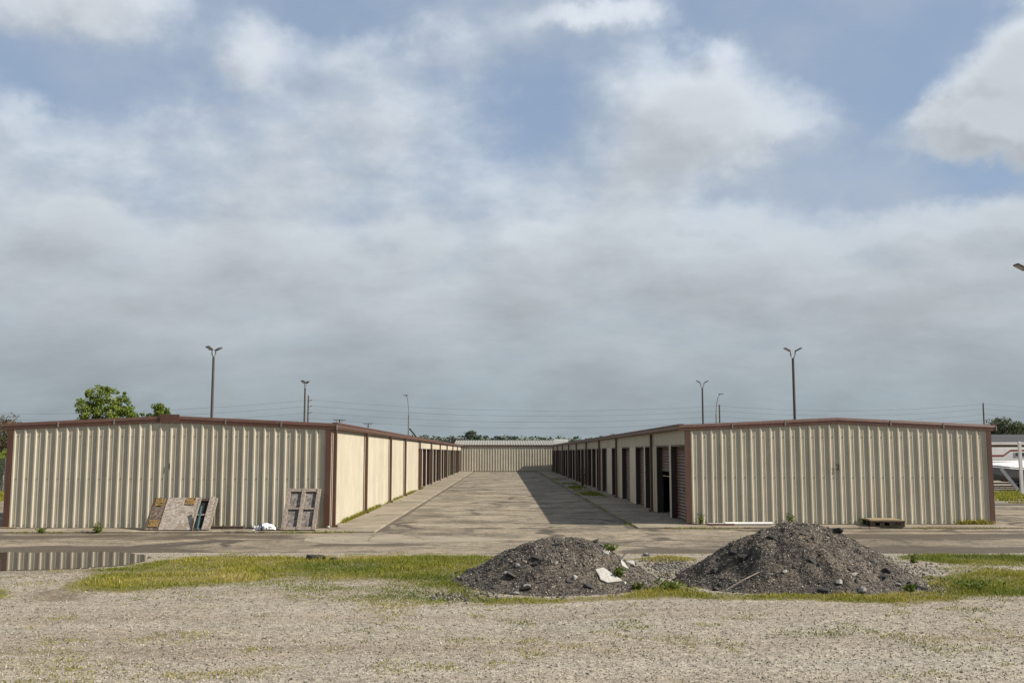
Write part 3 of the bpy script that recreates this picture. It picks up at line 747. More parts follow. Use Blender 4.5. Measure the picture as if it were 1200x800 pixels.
# ------------------------------------------------------------------ gravel piles
def pile(name, label, cx, cy, rx, ry, h, seed, lobes, stone_lab):
    nr, na = 46, 150; vs = []; e = empty(name, (cx, cy, 0)); tag(e, label, 'pile', 'piles of broken asphalt and gravel')
    def height(u, v):       # u,v in unit disc coords
        r = np.sqrt(u * u + v * v); ang = np.arctan2(v, u)
        k = 1 + .10 * (fbm2(np.cos(ang) * 2 + 5, np.sin(ang) * 2 + 5, 1.1, 3, seed) - .5) * 2
        r = r / k
        cone = np.clip(1.06 - np.power(r * r + .012, .5) * 1.06, 0, None); bell = 1 - sstep(r, -.05, 1.08)
        z = h * (cone * (1 - lobes[0]) + bell * lobes[0] * 1.02)
        z = h * (1 - np.exp(-lobes[2] * z / h)) / (1 - math.exp(-lobes[2]))
        for (lu, lv, lr, lh) in lobes[1]: z = z + lh * np.exp(-(((u - lu) / lr) ** 2 + ((v - lv) / lr) ** 2))
        nz = (fbm2(u * 3 * rx + 3, v * 3 * ry, .9, 4, seed + 1) - .5) * .22 + (fbm2(u * rx, v * ry, 7, 3, seed + 2) - .5) * .085
        return z + nz * sstep(1.05 - r, 0, .25) * (.5 + .5 * h)
    rr = np.linspace(0, 1.08, nr); aa = np.linspace(0, 2 * math.pi, na, endpoint=False)
    RR, AA = np.meshgrid(rr, aa, indexing='ij'); U = RR * np.cos(AA); V = RR * np.sin(AA)
    Z = height(U, V) - .05 * sstep(RR, 1.0, 1.08)
    X = cx + U * rx; Y = cy + V * ry; Z = Z + gz(X, Y) * sstep(RR, .7, 1)
    ii = np.arange(nr * na).reshape(nr, na); i2 = np.roll(ii, -1, axis=1)
    f = np.stack([ii[:-1], ii[1:], i2[1:], i2[:-1]], -1).reshape(-1, 4)
    o = np_mesh('heap', np.stack([X.ravel(), Y.ravel(), Z.ravel()], 1), f, 'pile_dirt', None, e, (cx, cy, 0)); o.data.shade_smooth()
    def spot(n, rmax=1.0):
        r = np.sqrt(rng.uniform(0, rmax * rmax, n)); a = rng.uniform(0, 2 * math.pi, n); u = r * np.cos(a); v = r * np.sin(a)
        return np.stack([cx + u * rx, cy + v * ry, np.maximum(height(u, v), 0) + gz(cx + u * rx, cy + v * ry) * sstep(r, .7, 1)], 1)
    P = spot(int(9000 * rx * ry)); sz = .006 + .014 * rng.random(len(P)) ** 3.4
    stones('loose_stones', P, sz, 'pile_stone', rng.random(len(P)), .7, e, (cx, cy, 0))['kind'] = 'stuff'
    P = spot(int(80 * rx * ry), 1.22); sz = .022 + .034 * rng.random(len(P)) ** 2.4
    stones('loose_lumps', P, sz, 'pile_stone', rng.random(len(P)) * .86, .7, e, (cx, cy, 0))['kind'] = 'stuff'
    return e, height
PLc = Vector((gp(655, 689).x, 17.65)); PRc = Vector((gp(958, 689).x, 17.8))
p1, h1 = pile('asphalt_pile', 'low dark heap of broken asphalt with a pale flat slab on its flank', PLc.x, PLc.y, 1.80, 1.62,   .71, 31, (.72, [(.42, -.2, .3, .07), (.12, 0, .3, .03)], 1.3), '')
p2, h2 = pile('asphalt_pile', 'taller dark gravel heap with stony grey flanks in front of the numbered gable', PRc.x, PRc.y, 2.12, 1.85, 1.0, 41, (.42, [(-.35, -.2, .35, .05), (.4, -.1, .3, .05)], .7), '')

def chunk(name, label, cat, loc, size, mat, seed, tint, group=None, rot=None, flat=1.0, tilt=(0, 0)):
    """an angular broken lump: jittered convex hull-like blob"""
    import bmesh
    r = random.Random(seed); bm = bmesh.new()
    for i in range(16):
        v = Vector((r.uniform(-1, 1), r.uniform(-1, 1), r.uniform(-1, 1)))
        m_ = max(abs(v.x), abs(v.y), abs(v.z)) or 1; v = v / m_ * r.uniform(.8, 1)
        bm.verts.new((v.x * size[0], v.y * size[1], v.z * size[2]))
    bmesh.ops.convex_hull(bm, input=bm.verts); 
    for v in [v for v in bm.verts if not v.link_faces]: bm.verts.remove(v)
    bmesh.ops.bevel(bm, geom=bm.edges, offset=min(size) * .12, segments=1, affect='EDGES')
    me = bpy.data.meshes.new(name); bm.to_mesh(me); bm.free(); me.materials.append(MATS[mat])
    a = me.attributes.new('tint', 'FLOAT', 'POINT'); a.data.foreach_set('value', np.full(len(me.vertices), tint, np.float32))
    o = bpy.data.objects.new(name, me); C.objects.link(o); o.location = loc; o.rotation_euler = (tilt[0], tilt[1], r.uniform(0, 6.28) if rot is None else rot)
    return tag(o, label, cat, group)
def on_pile(c, rx, ry, hf, px, py):
    """march the pixel's ray to the heap's surface"""
    for drop in range(0, 26, 2):                # a line of sight that clears the crest is lowered until it meets the heap
        d = ray(px, py + drop); t = 13.0
        while t < 24:
            q = Vector((0, 0, CAMH)) + d * t; u, v = (q.x - c.x) / rx, (q.y - c.y) / ry
            z = float(hf(np.array([u]), np.array([v]))[0])
            if q.z <= max(z, 0):
                if u * u + v * v < 1.1: return q
                break
            t += .02
    return gp(px, py)
LA = (PLc, 1.80, 1.62, h1); RA = (PRc, 2.12, 1.85, h2)
for i, (px, py, s_) in enumerate([(599, 674, .13), (625, 662, .10), (697, 635, .10), (651, 638, .09), (617, 689, .10), (691, 687, .12), (630, 653, .11), (668, 681, .08), (583, 688, .09)]):
    q = on_pile(*LA, px, py); chunk('asphalt_lump', 'dark angular lump of old asphalt on the low heap with the pale slab', 'rubble', q, (s_, s_ * .75, s_ * .42), 'asphalt_chunk', 50 + i, rng.random() * .7, 'asphalt lumps on the low heap', tilt=(.35, .1))
for i, (px, py, s_) in enumerate([(872, 654, .13), (905, 630, .11), (981, 622, .10), (995, 666, .10), (838, 668, .12), (1040, 668, .10), (1068, 686, .13), (1080, 690, .12), (965, 692, .10), (860, 647, .11), (840, 690, .08), (1034, 676, .09), (951, 657, .09)]):
    q = on_pile(*RA, px, py); chunk('asphalt_lump', 'dark angular lump of old asphalt on the taller gravel heap', 'rubble', q, (s_, s_ * .75, s_ * .5), 'asphalt_chunk', 80 + i, rng.random() * .8, 'asphalt lumps on the taller heap', tilt=(.3, .1))
for i, (px, py, s_) in enumerate([(983, 682, .08), (1008, 692, .11), (1000, 673, .07), (1052, 685, .06), (920, 670, .06)]):
    q = on_pile(*RA, px, py); chunk('pale_stone', 'pale grey stone among dark gravel of the taller heap', 'rubble', q, (s_, s_ * .7, s_ * .6), 'pale_chunk', 120 + i, rng.random() * .7, 'pale stones on the taller heap', tilt=(.4, .1))
for i, (px, py, s_) in enumerate([(673, 676, .065), (651, 660, .055), (618, 687, .07), (709, 647, .07), (594, 671, .07), (607, 663, .07), (604, 695, .06)]):
    q = on_pile(*LA, px, py); chunk('pale_stone', 'small pale grey stone on the low heap with the pale slab', 'rubble', q, (s_, s_ * .75, s_ * .55), 'pale_chunk', 140 + i, rng.random() * .6, 'pale stones on the low heap', tilt=(.4, .1))
# the big pale slab and its broken neighbours
def slab(name, label, c, rad, pxs, th, rim=0):
    P3 = [on_pile(*LA, *p) for p in pxs]; ctr = sum(P3, Vector()) / len(P3)
    n = Vector((0, 0, 0))
    for i in range(len(P3)): n += (P3[i] - ctr).cross(P3[(i + 1) % len(P3)] - ctr)
    n.normalize()
    if n.z < 0: n = -n
    P3 = [p - n * (p - ctr).dot(n) + n * .035 for p in P3]
    k = len(P3); low = [p - n * th for p in P3]; m = MB(); up = [ctr.lerp(p, .96) + n * .004 for p in P3]
    m.add([p - ctr for p in up + P3 + low], [tuple(range(k))] + [(i, i + k, (i + 1) % k + k, (i + 1) % k) for i in range(k)] + [(i + k, i + 2 * k, (i + 1) % k + 2 * k, (i + 1) % k + k) for i in range(k)] + [tuple(range(3 * k - 1, 2 * k - 1, -1))])
    o = m.build(name, 'pale_chunk'); o.location = ctr
    a = o.data.attributes.new('tint', 'FLOAT', 'POINT'); a.data.foreach_set('value', np.full(3 * k, .75, np.float32))
    return tag(o, label, 'slab')
slab('concrete_slab', 'large pale jagged concrete slab lying on the low heap', None, 0, [(697, 668), (706, 667), (716, 672), (727, 680), (728, 682), (711, 684), (703, 680), (701, 675)], .06)
slab('concrete_slab', 'thin pale concrete shard standing up beyond the large slab', None, 0, [(724, 655), (731, 661), (735, 668), (728, 664)], .05)
chunk('concrete_lump', 'pale concrete lump at the low heap far shoulder', 'rubble', on_pile(*LA, 738, 651), (.12, .08, .07), 'pale_chunk', 171, .5)
chunk('concrete_lump', 'small pale block below the corner of the large slab', 'rubble', on_pile(*LA, 731, 683), (.05, .05, .04), 'pale_chunk', 172, .8)
chunk('concrete_lump', 'grey lump resting between the two heaps beside the grass', 'rubble', gp(757, 651), (.13, .09, .07), 'pale_chunk', 173, .4)
m = MB(); a = on_pile(*RA, 890, 672) + Vector((0, 0, .03)); b = on_pile(*RA, 851, 693) + Vector((0, 0, .03)); mid = a.lerp(b, .5) + Vector((.02, -.03, .03))
m.tube([p - b for p in (a, mid, b)], .010, 6); o = m.build('stick', 'grey_wood'); o.location = b; tag(o, 'thin pale stick lying on the taller heap', 'stick')
m = MB(); a = on_pile(*LA, 725, 662); m.tube([p - a for p in (a, a + Vector((.03, -.02, .10)), a + Vector((.12, -.02, .20)))], [.02, .018, .012], 6)
o = m.build('stick', 'grey_wood'); o.location = a; tag(o, 'short bent stick poking out of the low heap', 'stick')
chunk('asphalt_lump', 'flat black chunk lying in the grass by the road', 'rubble', gp(371, 657) + Vector((0, 0, .06)), (.24, .12, .075), 'asphalt_chunk', 190, .1, rot=.2)
chunk('asphalt_lump', 'smaller dark lump in the grass beside the flat black chunk', 'rubble', gp(391, 658) + Vector((0, 0, .04)), (.09, .07, .06), 'asphalt_chunk', 191, .3, rot=.2)

# pale gravel spill between and beside the heaps, and pebbles over the yard
def spill(pxc, pyc, sx, sy, n):
    c = gp(pxc, pyc); P = np.stack([rng.normal(c.x, sx, n), rng.normal(c.y, sy, n), np.zeros(n)], 1); P[:, 2] = gz(P[:, 0], P[:, 1]) + .005; return P
P = np.vstack([spill(785, 665, .35, .8, 900), spill(1040, 665, .5, .8, 900), spill(545, 698, .3, .25, 300), spill(1080, 690, .3, .35, 400)])
sp = stones('gravel_spill', P, .012 + .03 * rng.random(len(P)) ** 2.5, 'gravel_bit', rng.random(len(P)), .7); tag(sp, 'loose grey gravel spilled beside the heaps', 'gravel', kind='stuff')
n = 130000; yy = 6.5 + 16.0 * rng.random(n) ** 1.25; xx = rng.uniform(-1, 1, n) * (yy * .56 + 1)
keep = ((green(xx, yy) < .7) | (rng.random(n) < .15)) & (~inside(xx, yy, PUD) | (rng.random(n) < .01)); xx = xx[keep]; yy = yy[keep]
P = np.stack([xx, yy, gz(xx, yy) + .002], 1)
pb = stones('pebbles', P, .004 + .014 * rng.random(len(P)) ** 3.0, 'pebble', np.clip(rng.normal(.5, .33, len(P)), 0, 1), .65); tag(pb, 'small pale pebbles strewn over the gravel yard', 'gravel', kind='stuff')

# ------------------------------------------------------------------ grass
n = 520000; yy = 7.0 + 16.2 * rng.random(n) ** .8; xx = rng.uniform(-1, 1, n) * (yy * .57 + 1.5)
gi = np.clip(((xx - gx[0]) / .14).round().astype(int), 0, len(gx) - 1); gj = np.clip(((yy - gy[0]) / .11).round().astype(int), 0, len(gy) - 1)
g = GB[gj, gi]; cl_ = fbm2(xx, yy, 2.2, 4, 61); bare = fbm2(xx, yy, .7, 4, 77)
cov = g + (cl_ - .5) * .75 + (bare - .5) * .8
pr = np.maximum(sstep(cov, .36, 1.0), .38 * sstep(cl_ + (bare - .5) * .5, .61, .74)) * np.where(yy < 15, 1.15, 1)
keep = rng.random(n) < pr
inpile = (((xx - PLc.x) / 1.80) ** 2 + ((yy - PLc.y) / 1.62) ** 2 < .90) | (((xx - PRc.x) / 2.12) ** 2 + ((yy - PRc.y) / 1.85) ** 2 < .90)
keep &= ~inside(xx, yy, PUD) & ~inpile & (yy < road_edge(xx) + .12)
xx, yy, g, cl_ = xx[keep], yy[keep], g[keep], cl_[keep]; n = len(xx)
hh = (.012 + .022 * rng.random(n)) + sstep(g, .5, .95) * .062 * rng.random(n) ** 1.8 * (.2 + 1.4 * sstep(cl_, .35, .75))
tn = np.clip(.30 + .9 * (fbm2(xx, yy, .55, 3, 66) - .5) * 1.5 + rng.normal(0, .2, n) + np.where(g < .6, .10, 0), 0, 1)
gb = blades('grass', np.stack([xx, yy, gz(xx, yy) - .004], 1), hh, .007 + .009 * rng.random(n), 'grass_blade', tn, .8)
tag(gb, 'short yellow-green grass growing in patches between road and gravel', 'grass', kind='stuff')

# grass far right and far left beyond the pavement
def grass_area(name, label, xa, xb, ya, yb_, n, h, mat='grass_blade', wd=.05):
    xx = rng.uniform(xa, xb, n); yy = rng.uniform(ya, yb_, n); k = fbm2(xx, yy, .5, 3, 91) > .38; xx, yy = xx[k], yy[k]; n = len(xx)
    o = blades(name, np.stack([xx, yy, np.zeros(n)], 1), h * rng.uniform(.5, 1.3, n), wd * rng.uniform(.6, 1.2, n), mat, rng.random(n) * .75, .6)
    return tag(o, label, 'grass', kind='stuff')
grass_area('grass', 'strip of grass in front of the parked campers', 22, 36, 44.2, 57, 26000, .12)
grass_area('grass', 'bright grass at the foot of the overgrown fence', -34, -23, 45, 54, 14000, .22)
# moss and weeds along walls and slabs
def weed_line(name, label, A, B_, n, h, spread, zz, dens=.5, tint=(.1, .7)):
    t = rng.random(n); A = np.array(A); B_ = np.array(B_); P = A + (B_ - A) * t[:, None]; L = np.linalg.norm(B_ - A)
    k = sstep(fbm2(t * L, t * 0 + .37, .8, 4, int(abs(A[0] * 7)) + 3), dens - .06, dens + .22) > rng.random(n); P = P[k]; n = len(P)
    P[:, 0] += rng.normal(0, spread[0], n); P[:, 1] += rng.normal(0, spread[1], n)
    o = blades(name, P, h * rng.uniform(.3, 1.2, n), .012 + .02 * rng.random(n), 'grass_blade', rng.uniform(*tint, n), .8); return tag(o, label, 'weeds', kind='stuff')
weed_line('wall_weeds', 'thin weeds growing along the sunlit alley wall', (LX1 + .1, 29.8, ZB), (LX1 + .1, 62, ZB), 5000, .13, (.03, 0), ZB, .42)
weed_line('joint_weeds', 'weeds along the front edge of the left apron', (LX0, 28.2, .01), (APL, 28.2, .01), 1300, .07, (0, .06), 0, .5)
weed_line('joint_weeds', 'weeds along the front edge of the right apron', (APR, 29.66, .01), (RX1, 29.66, .01), 1000, .06, (0, .06), 0, .5)
weed_line('joint_weeds', 'weeds along the alley edge of the shaded apron', (APR - .03, 30, .01), (APR - .03, 110, .01), 3000, .07, (.07, 0), 0, .4)
for xa, xb in ((11.3, 12.2), (14.0, 14.8)): weed_line('wall_weeds', 'pale weeds at the foot of the gable with the number two', (xa, RYF - .1, ZB), (xb, RYF - .1, ZB), 330, .16, (.1, .04), 0, .35, (.3, .95))
n = 9000; xx = rng.uniform(APR + .1, RX0 - .5, n); yy = rng.uniform(42, 84, n); k = sstep(fbm2(xx, yy, .5, 4, 99), .40, .70) > rng.random(n); xx, yy = xx[k], yy[k]
tag(blades('apron_grass', np.stack([xx, yy, np.full(len(xx), ZB)], 1), .02 + .06 * rng.random(len(xx)), .03 + .03 * rng.random(len(xx)), 'grass_blade', rng.uniform(.0, .5, len(xx)), .9), 'mossy grass creeping over the shaded concrete apron', 'grass', kind='stuff')

def weed(label, loc, h, r, nl, seed, mat='weed_leaf', group=None):
    rs = np.random.default_rng(seed); e = empty('weed_plant', loc); tag(e, label, 'weed', group)
    m = MB()
    for i in range(7):
        a = rs.uniform(0, 6.28); t = rs.uniform(.3, 1) * r; m.tube([(0, 0, -.01), (math.cos(a) * t * .4, math.sin(a) * t * .4, h * .5), (math.cos(a) * t, math.sin(a) * t, h * rs.uniform(.6, 1))], [.006, .004, .002], 4)
    m.build('stems', mat, e, local=True)
    a = rs.uniform(0, 6.28, nl); t = rs.random(nl); rr = r * (t * .9 + .1) * rs.random(nl) ** .5
    P = np.stack([np.cos(a) * rr, np.sin(a) * rr, h * t * rs.uniform(.5, 1, nl)], 1)
    s_ = .022 + .03 * rs.random(nl); Rm = rand_rot(nl); q = np.array([(-1, 0, 0), (0, -.5, .1), (1, 0, 0), (0, .5, .1)])[None] * s_[:, None, None]
    v = np.einsum('nij,nkj->nki', Rm, q) + P[:, None]
    np_mesh('leaves', v.reshape(-1, 3), np.arange(nl * 4).reshape(nl, 4), mat, np.repeat(rs.random(nl), 4), e)
    ob = [c for c in e.children if c.name.startswith('stems')][0]; at = ob.data.attributes.new('tint', 'FLOAT', 'POINT'); at.data.foreach_set('value', np.full(len(ob.data.vertices), .3, np.float32))
    return e
weed('leafy weed in the apron joint before the left gable', (gp(113, 625).x, 28.15, .01), .30, .22, 170, 1)
weed('small weeds sprouting near the left gable corner post', (gp(53, 624).x, 28.15, .01), .16, .2, 90, 2)
weed('leafy weed on the far shoulder of the low heap', on_pile(*LA, 716, 643) + Vector((0, .1, 0)), .15, .16, 120, 3)
weed('green weed growing at the corner of the large pale slab', on_pile(*LA, 726, 676), .16, .11, 90, 4)
weed('weed at the near foot of the low heap', on_pile(*LA, 747, 691), .14, .11, 100, 5)
weed('green weed at the near foot of the taller heap', on_pile(*RA, 1066, 694), .15, .12, 110, 6)
weed('weed growing against the gable behind the taller heap', (gp(918, 614).x, RYF - .18, ZB), .36, .2, 110, 7)
weed('weed by the gable beside the wooden pallet', (gp(993, 612).x, RYF - .18, ZB), .22, .26, 110, 8)
weed('weed at the foot of the corner trim by the first roll-up door', (gp(813, 613).x, RYF - .14, ZB), .34, .13, 90, 9)
weed('upright leafy weed in the grass strip behind the taller heap', gp(1071, 660), .20, .10, 100, 10)
weed('bushy green weeds in the grass right of the taller heap', gp(1140, 690), .18, .5, 240, 11)
weed('yellowish tall weed clump between the two heaps', gp(785, 691), .17, .3, 200, 12)
weed('dark dry brush growing before the shaded roll-up doors', (5.15, 66.0, ZB), 1.5, .5, 500, 13, 'leaf_brush')

# ------------------------------------------------------------------ debris against the left gable
def leaning(name, label, cat, pxl, pxr, pybase, height_px, yaw, lean, width, group=None):
    """frame of a board leaning on the gable: Empty at the foot, local x along the foot edge, local z up the tilted face"""
    c = gp((pxl + pxr) / 2, pybase, ZB); e = empty(name, (c.x, c.y, ZB + .008), yaw); tag(e, label, cat, group); return e
def tilted(mb, name, mat, e, lean, parent=None):
    # rotate the mesh about the local x axis so that its top leans away (+y)
    c, s_ = math.cos(lean), math.sin(lean)
    mb.v = [(x, y * c + z * s_, z * c - y * s_) for x, y, z in mb.v]
    return mb.build(name, mat, parent or e, local=True)
# weathered panel with yellow plates
e = leaning('weathered_panel', 'peeling grey plywood panel with rusty yellow plates leaning on the left gable', 'panel', 181, 229, 619.5, 36, R(-3), 0, 1.2)
L_ = R(38); e.location.y = LYF - 1.02
tilted(MB().cbox(-.64, -.28, -.012, .03, 0, 1.10, .004), 'side_board', 'brown_board', e, L_)
tilted(MB().cbox(-.275, .64, -.03, .02, 0, 1.10, .006), 'main_board', 'peeled_board', e, L_)
tilted(MB().box(.645, .69, -.04, .03, .0, 1.12), 'edge_strip', 'grey_wood', e, L_)
tilted(MB().box(-.68, .66, .025, .06, -.0, .05), 'bottom_rail', 'dark_wood', e, L_)
tilted(MB().box(-.68, -.645, -.03, .03, .0, 1.1), 'edge_strip', 'dark_wood', e, L_)
for (a, b) in ((-.61, .82), (.28, .84), (-.60, .10)): tilted(MB().cbox(a, a + .27, -.05 if a > 0 else -.03, -.031 if a > 0 else -.013, b, b + .24, .004), 'plate', 'rust_plate', e, L_)
# narrow open frame behind it
e = leaning('open_frame', 'narrow wooden frame with a dark opening beside the peeling panel', 'crate', 231, 250, 619, 36, R(-3), 0, .5)
e.location.y = LYF - .92; L_ = R(36)
tilted(MB().box(-.26, -.17, -.02, .03, 0, 1.06), 'stile', 'brown_board', e, L_)
tilted(MB().cbox(.10, .25, -.035, .03, 0, 1.10, .004), 'stile', 'peeled_board', e, L_)
tilted(MB().cbox(.255, .32, -.01, .05, 0, 1.08, .004), 'stile', 'grey_wood', e, L_)
tilted(MB().box(-.165, .095, .035, .055, .0, 1.05), 'back_board', 'dark', e, L_)  # near-black colour stands in for the shade inside the opening
tilted(MB().box(-.165, .095, -.01, .03, .97, 1.05), 'rail', 'dark_wood', e, L_)
tilted(MB().box(-.165, .095, -.01, .03, .48, .53), 'rail', 'grey_wood', e, L_)
tilted(MB().box(-.165, .095, -.01, .03, .0, .06), 'rail', 'dark_wood', e, L_)
# teal post
m = MB(); m.tube([(0, 0, 0), (-.0, .32, .64)], .034, 8); m.tube([(0, -.002, 0), (0, .02, .04)], .05, 8)
o = m.build('teal_post', 'teal_paint'); q = gp(236.5, 620.5, ZB); o.location = (q.x, LYF - 1.17, ZB + .03); tag(o, 'short teal painted post leaning on the narrow wooden frame', 'post')
# framed panel like a shutter, near the corner
e = leaning('framed_panel', 'grey weathered four-panel wooden frame leaning on the left gable by the corner', 'frame', 331, 370, 621, 48, R(-1), 0, 1.0)
e.location.y = LYF - 1.06; L_ = R(33)
for x in (-.48, -.05, .38): tilted(MB().cbox(x, x + .105, -.045, .02, 0, 1.34, .006), 'stile', 'grey_wood', e, L_)
for x in (-.372, .058):
    for z, h_ in ((0, .10), (.66, .05), (1.24, .10)): tilted(MB().box(x, x + .319, -.03, .02, z, z + h_), 'rail', 'grey_wood', e, L_)
    for z, z2 in ((.102, .658), (.712, 1.238)):
        for k in range(2): tilted(MB().box(x + k * .16, x + k * .16 + .157, .021 + .004 * k, .045, z - .03, z2 + .03), 'back_board', 'dark_plywood', e, L_)
# white crumpled bag
def bag():
    e = empty('plastic_bag', (gp(317, 620, ZB).x, LYF - .95, ZB)); e.scale = (.85, .85, .8); tag(e, 'crumpled white plastic bag lying on the apron beside the four-panel frame', 'bag')
    n, k = 26, 18; vs = []; fs = []
    for i in range(n):
        t = i / (n - 1); x = -.36 + .66 * t; r = .125 * (math.sin(math.pi * min(1, t * .9 + .10)) ** .55)
        if t < .22: r = .03 + .06 * abs(math.sin(t * 22))
        for j in range(k):
            a = 2 * math.pi * j / k; p = Vector((x, math.cos(a), math.sin(a)))
            d = 1 + .35 * mnoise.noise(Vector((x * 9, p.y * 2.2, p.z * 2.2))) + .22 * mnoise.noise(Vector((x * 22, p.y * 5, p.z * 5)))
            vs.append((x + .02 * mnoise.noise(p * 4), p.y * r * d * 1.15, max(.004, r * 1.0 + p.z * r * d)))
    for i in range(n - 1):
        for j in range(k): fs.append((i * k + j, i * k + (j + 1) % k, (i + 1) * k + (j + 1) % k, (i + 1) * k + j))
    fs += [tuple(range(k - 1, -1, -1)), tuple(range((n - 1) * k, n * k))]
    m = MB(); m.add(vs, fs); m.build('bag_body', 'bag_white', e, local=True)
    m = MB(); m.add([(x, y * 1.06, max(.003, z * 1.06 - .006)) for (x, y, z) in vs[6 * k:9 * k]], [(i * k + j, i * k + (j + 1) % k, (i + 1) * k + (j + 1) % k, (i + 1) * k + j) for i in range(2) for j in range(k)])
    m.build('printed_band', 'bag_blue', e, local=True)
    m = MB()
    m.add([(-.36, -.02, .02), (-.30, .03, .05), (-.44, -.02, .05), (-.50, .03, .02), (-.40, .0, .16), (-.47, .01, .20)], [(0, 1, 2), (0, 2, 3), (1, 4, 2), (2, 4, 5)])
    m.add([(-.36, -.06, .05), (-.30, -.05, .0), (-.44, -.09, .005), (-.50, -.10, .03)], [(0, 1, 2), (0, 2, 3)]); m.build('torn_end', 'bag_white', e, local=True)
bag()
# boards lying on the apron
def plank(name, label, px0, px1, py, dy, mat, th, wd, yoff=0, z=0, cat='plank', tiltz=0.0):
    a = gp(px0, py, ZB); b = gp(px1, py + dy, ZB); y = yoff
    L = abs(b.x - a.x); e_ = MB().cbox(-L / 2, L / 2, -wd / 2, wd / 2, 0, th, .006).build(name, mat); e_.location = ((a.x + b.x) / 2, y, ZB + .008 + z); e_.rotation_euler = (0, 0, tiltz); return tag(e_, label, cat)
plank('board', 'pale board end lying by the narrow wooden frame', 248, 266, 614, 0, 'white_metal', .05, .22, LYF - .62, .02)
bpy.data.objects['board'].rotation_euler = (R(28), 0, R(3))
plank('board', 'dark plank lying flat along the foot of the left gable', 250, 290, 618, 0, 'dark_wood', .07, .14, LYF - .34)
plank('metal_strip', 'white metal strip lying along the gable behind the taller heap', 846, 902, 614, 0, 'white_metal', .05, .12, RYF - .42, .02, 'strip', R(1.5)).rotation_euler[0] = R(22)
plank('metal_strip', 'short brown and white strip beside the long white one', 828, 847, 614, 0, 'white_metal', .045, .10, RYF - .30, 0, 'strip', R(-3))
plank('metal_strip', 'rusty brown strip lying in front of the white strips', 828, 860, 615.2, 0, 'brown_metal', .05, .06, RYF - .55, 0, 'strip', R(.5))
MBt = MB(); MBt.cbox(-.55, .05, -.05, .05, 0, .025, .004); o = MBt.build('board', 'pallet_wood'); o.location = (LX0 + .42, LYF - .14, ZB + .008); tag(o, 'short yellowish board at the foot of the outer corner post', 'plank')
chunk('white_scrap', 'tiny white scrap at the alley corner of the left gable', 'scrap', (gp(386, 618, ZB).x, LYF - .16, ZB + .04), (.05, .03, .035), 'pale_chunk', 201, 1.0)
# pallet
e = empty('wooden_pallet', (gp(1031, 615, ZB).x, RYF - .75, ZB + .008), R(-6)); e.scale = (1, 1, 1.2); tag(e, 'low wooden pallet with a bright plywood top lying by the right gable', 'pallet')
for i in range(5): MB().cbox(-.5, .5, -.45 + i * .185, -.45 + i * .185 + .16, .132, .152, .003).build('deck_board', 'pallet_wood', e, local=True)
MB().cbox(-.47, .42, -.40, .44, .153, .166, .003).build('plywood_top', 'pallet_wood', e, local=True)
for y in (-.45, -.05, .37):
    MB().box(-.5, .5, y, y + .09, .105, .131).build('stringer', 'dark_wood', e, local=True); MB().box(-.5, .5, y, y + .09, .0, .022).build('runner', 'dark_wood', e, local=True)
    for x in (-.49, -.22, .06, .36): MB().box(x, x + .13, y + .002, y + .088, .023, .104).build('block', 'dark_wood', e, local=True)

# ------------------------------------------------------------------ light poles
def light_pole(label, x, y, h, rot, group='twin lamp poles in the side alleys'):
    e = empty('light_pole', (x, y, 0), rot); tag(e, label, 'lamp post', group)
    MB().box(-.2, .2, -.2, .2, -.02, .03).build('base_plate', 'pole_metal', e, local=True)
    m = MB(); m.tube([(0, 0, .03), (0, 0, h - .75)], [.095, .075], 10); m.build('pole', 'pole_metal', e, local=True)
    for s_ in (-1, 1):
        m = MB(); m.tube([(0, 0, h - .76), (s_ * .10, 0, h - .64), (s_ * .14, 0, h - .52), (s_ * .15, 0, h - .33), (s_ * .22, 0, h - .27)], .032, 6); arm = m.build('arm', 'pole_metal', e, local=True)
        m = MB(); c, sn = math.cos(R(28)), math.sin(R(28))
        m.cbox(0, .38, -.16, .16, -.035, .035, .02); m.v = [(s_ * (.18 + x * c - z * sn), y, h - .30 + x * sn + z * c) for x, y, z in m.v]; hd = m.build('lamp_head', 'lamp_black', e, local=True)
        m = MB(); m.box(.06, .35, -.13, .13, -.043, -.036); m.v = [(s_ * (.18 + x * c - z * sn), y, h - .30 + x * sn + z * c) for x, y, z in m.v]; m.build('lens', 'lamp_glass', hd, local=True)
    return e
light_pole('tall twin-headed lamp post standing behind the numbered gable with the pallet', 17.5, 60, 8.65, R(3))
light_pole('twin-headed lamp post farther along behind the building with shaded doors', 17.5, 87.8, 8.65, R(0))
light_pole('lamp post at the picture edge beside the outer corner trim near the campers', 17.93, 33.3, 8.72, R(0))
light_pole('tall twin-headed lamp post behind the gable with the boxed ridge cap', -17.55, 60, 8.68, R(58))
light_pole('twin-headed lamp post behind the sunlit building, beside the wooden utility pole', -17.55, 87.8, 8.62, R(72))
def street_light(label, px, pytop, Y, bend):
    t = atY(px, pytop, Y); e = empty('street_light', (t.x - bend * .8, Y, 0)); tag(e, label, 'street light'); h = t.z
    m = MB(); m.tube([(0, 0, 0), (0, 0, h - 3)], [.13, .09], 8); m.build('pole', 'grey_metal', e, local=True)
    m = MB(); m.tube([(0, 0, h - 3), (bend * .12, 0, h - 1.8), (bend * .5, 0, h - .6), (bend * .95, 0, h - .1), (bend * 1.3, 0, h)], .06, 6); m.build('arm', 'grey_metal', e, local=True)
    m = MB(); m.cbox(bend * 1.3 - .35, bend * 1.3 + .35, -.15, .15, h - .07, h + .07, .03); m.build('lamp_head', 'grey_metal', e, local=True)
street_light('distant curved street light beside a slim wooden pole', 842.5, 461.5, 150, .62)
street_light('distant street light rising beyond the sunlit roof edge', 477, 463, 150, -.35)

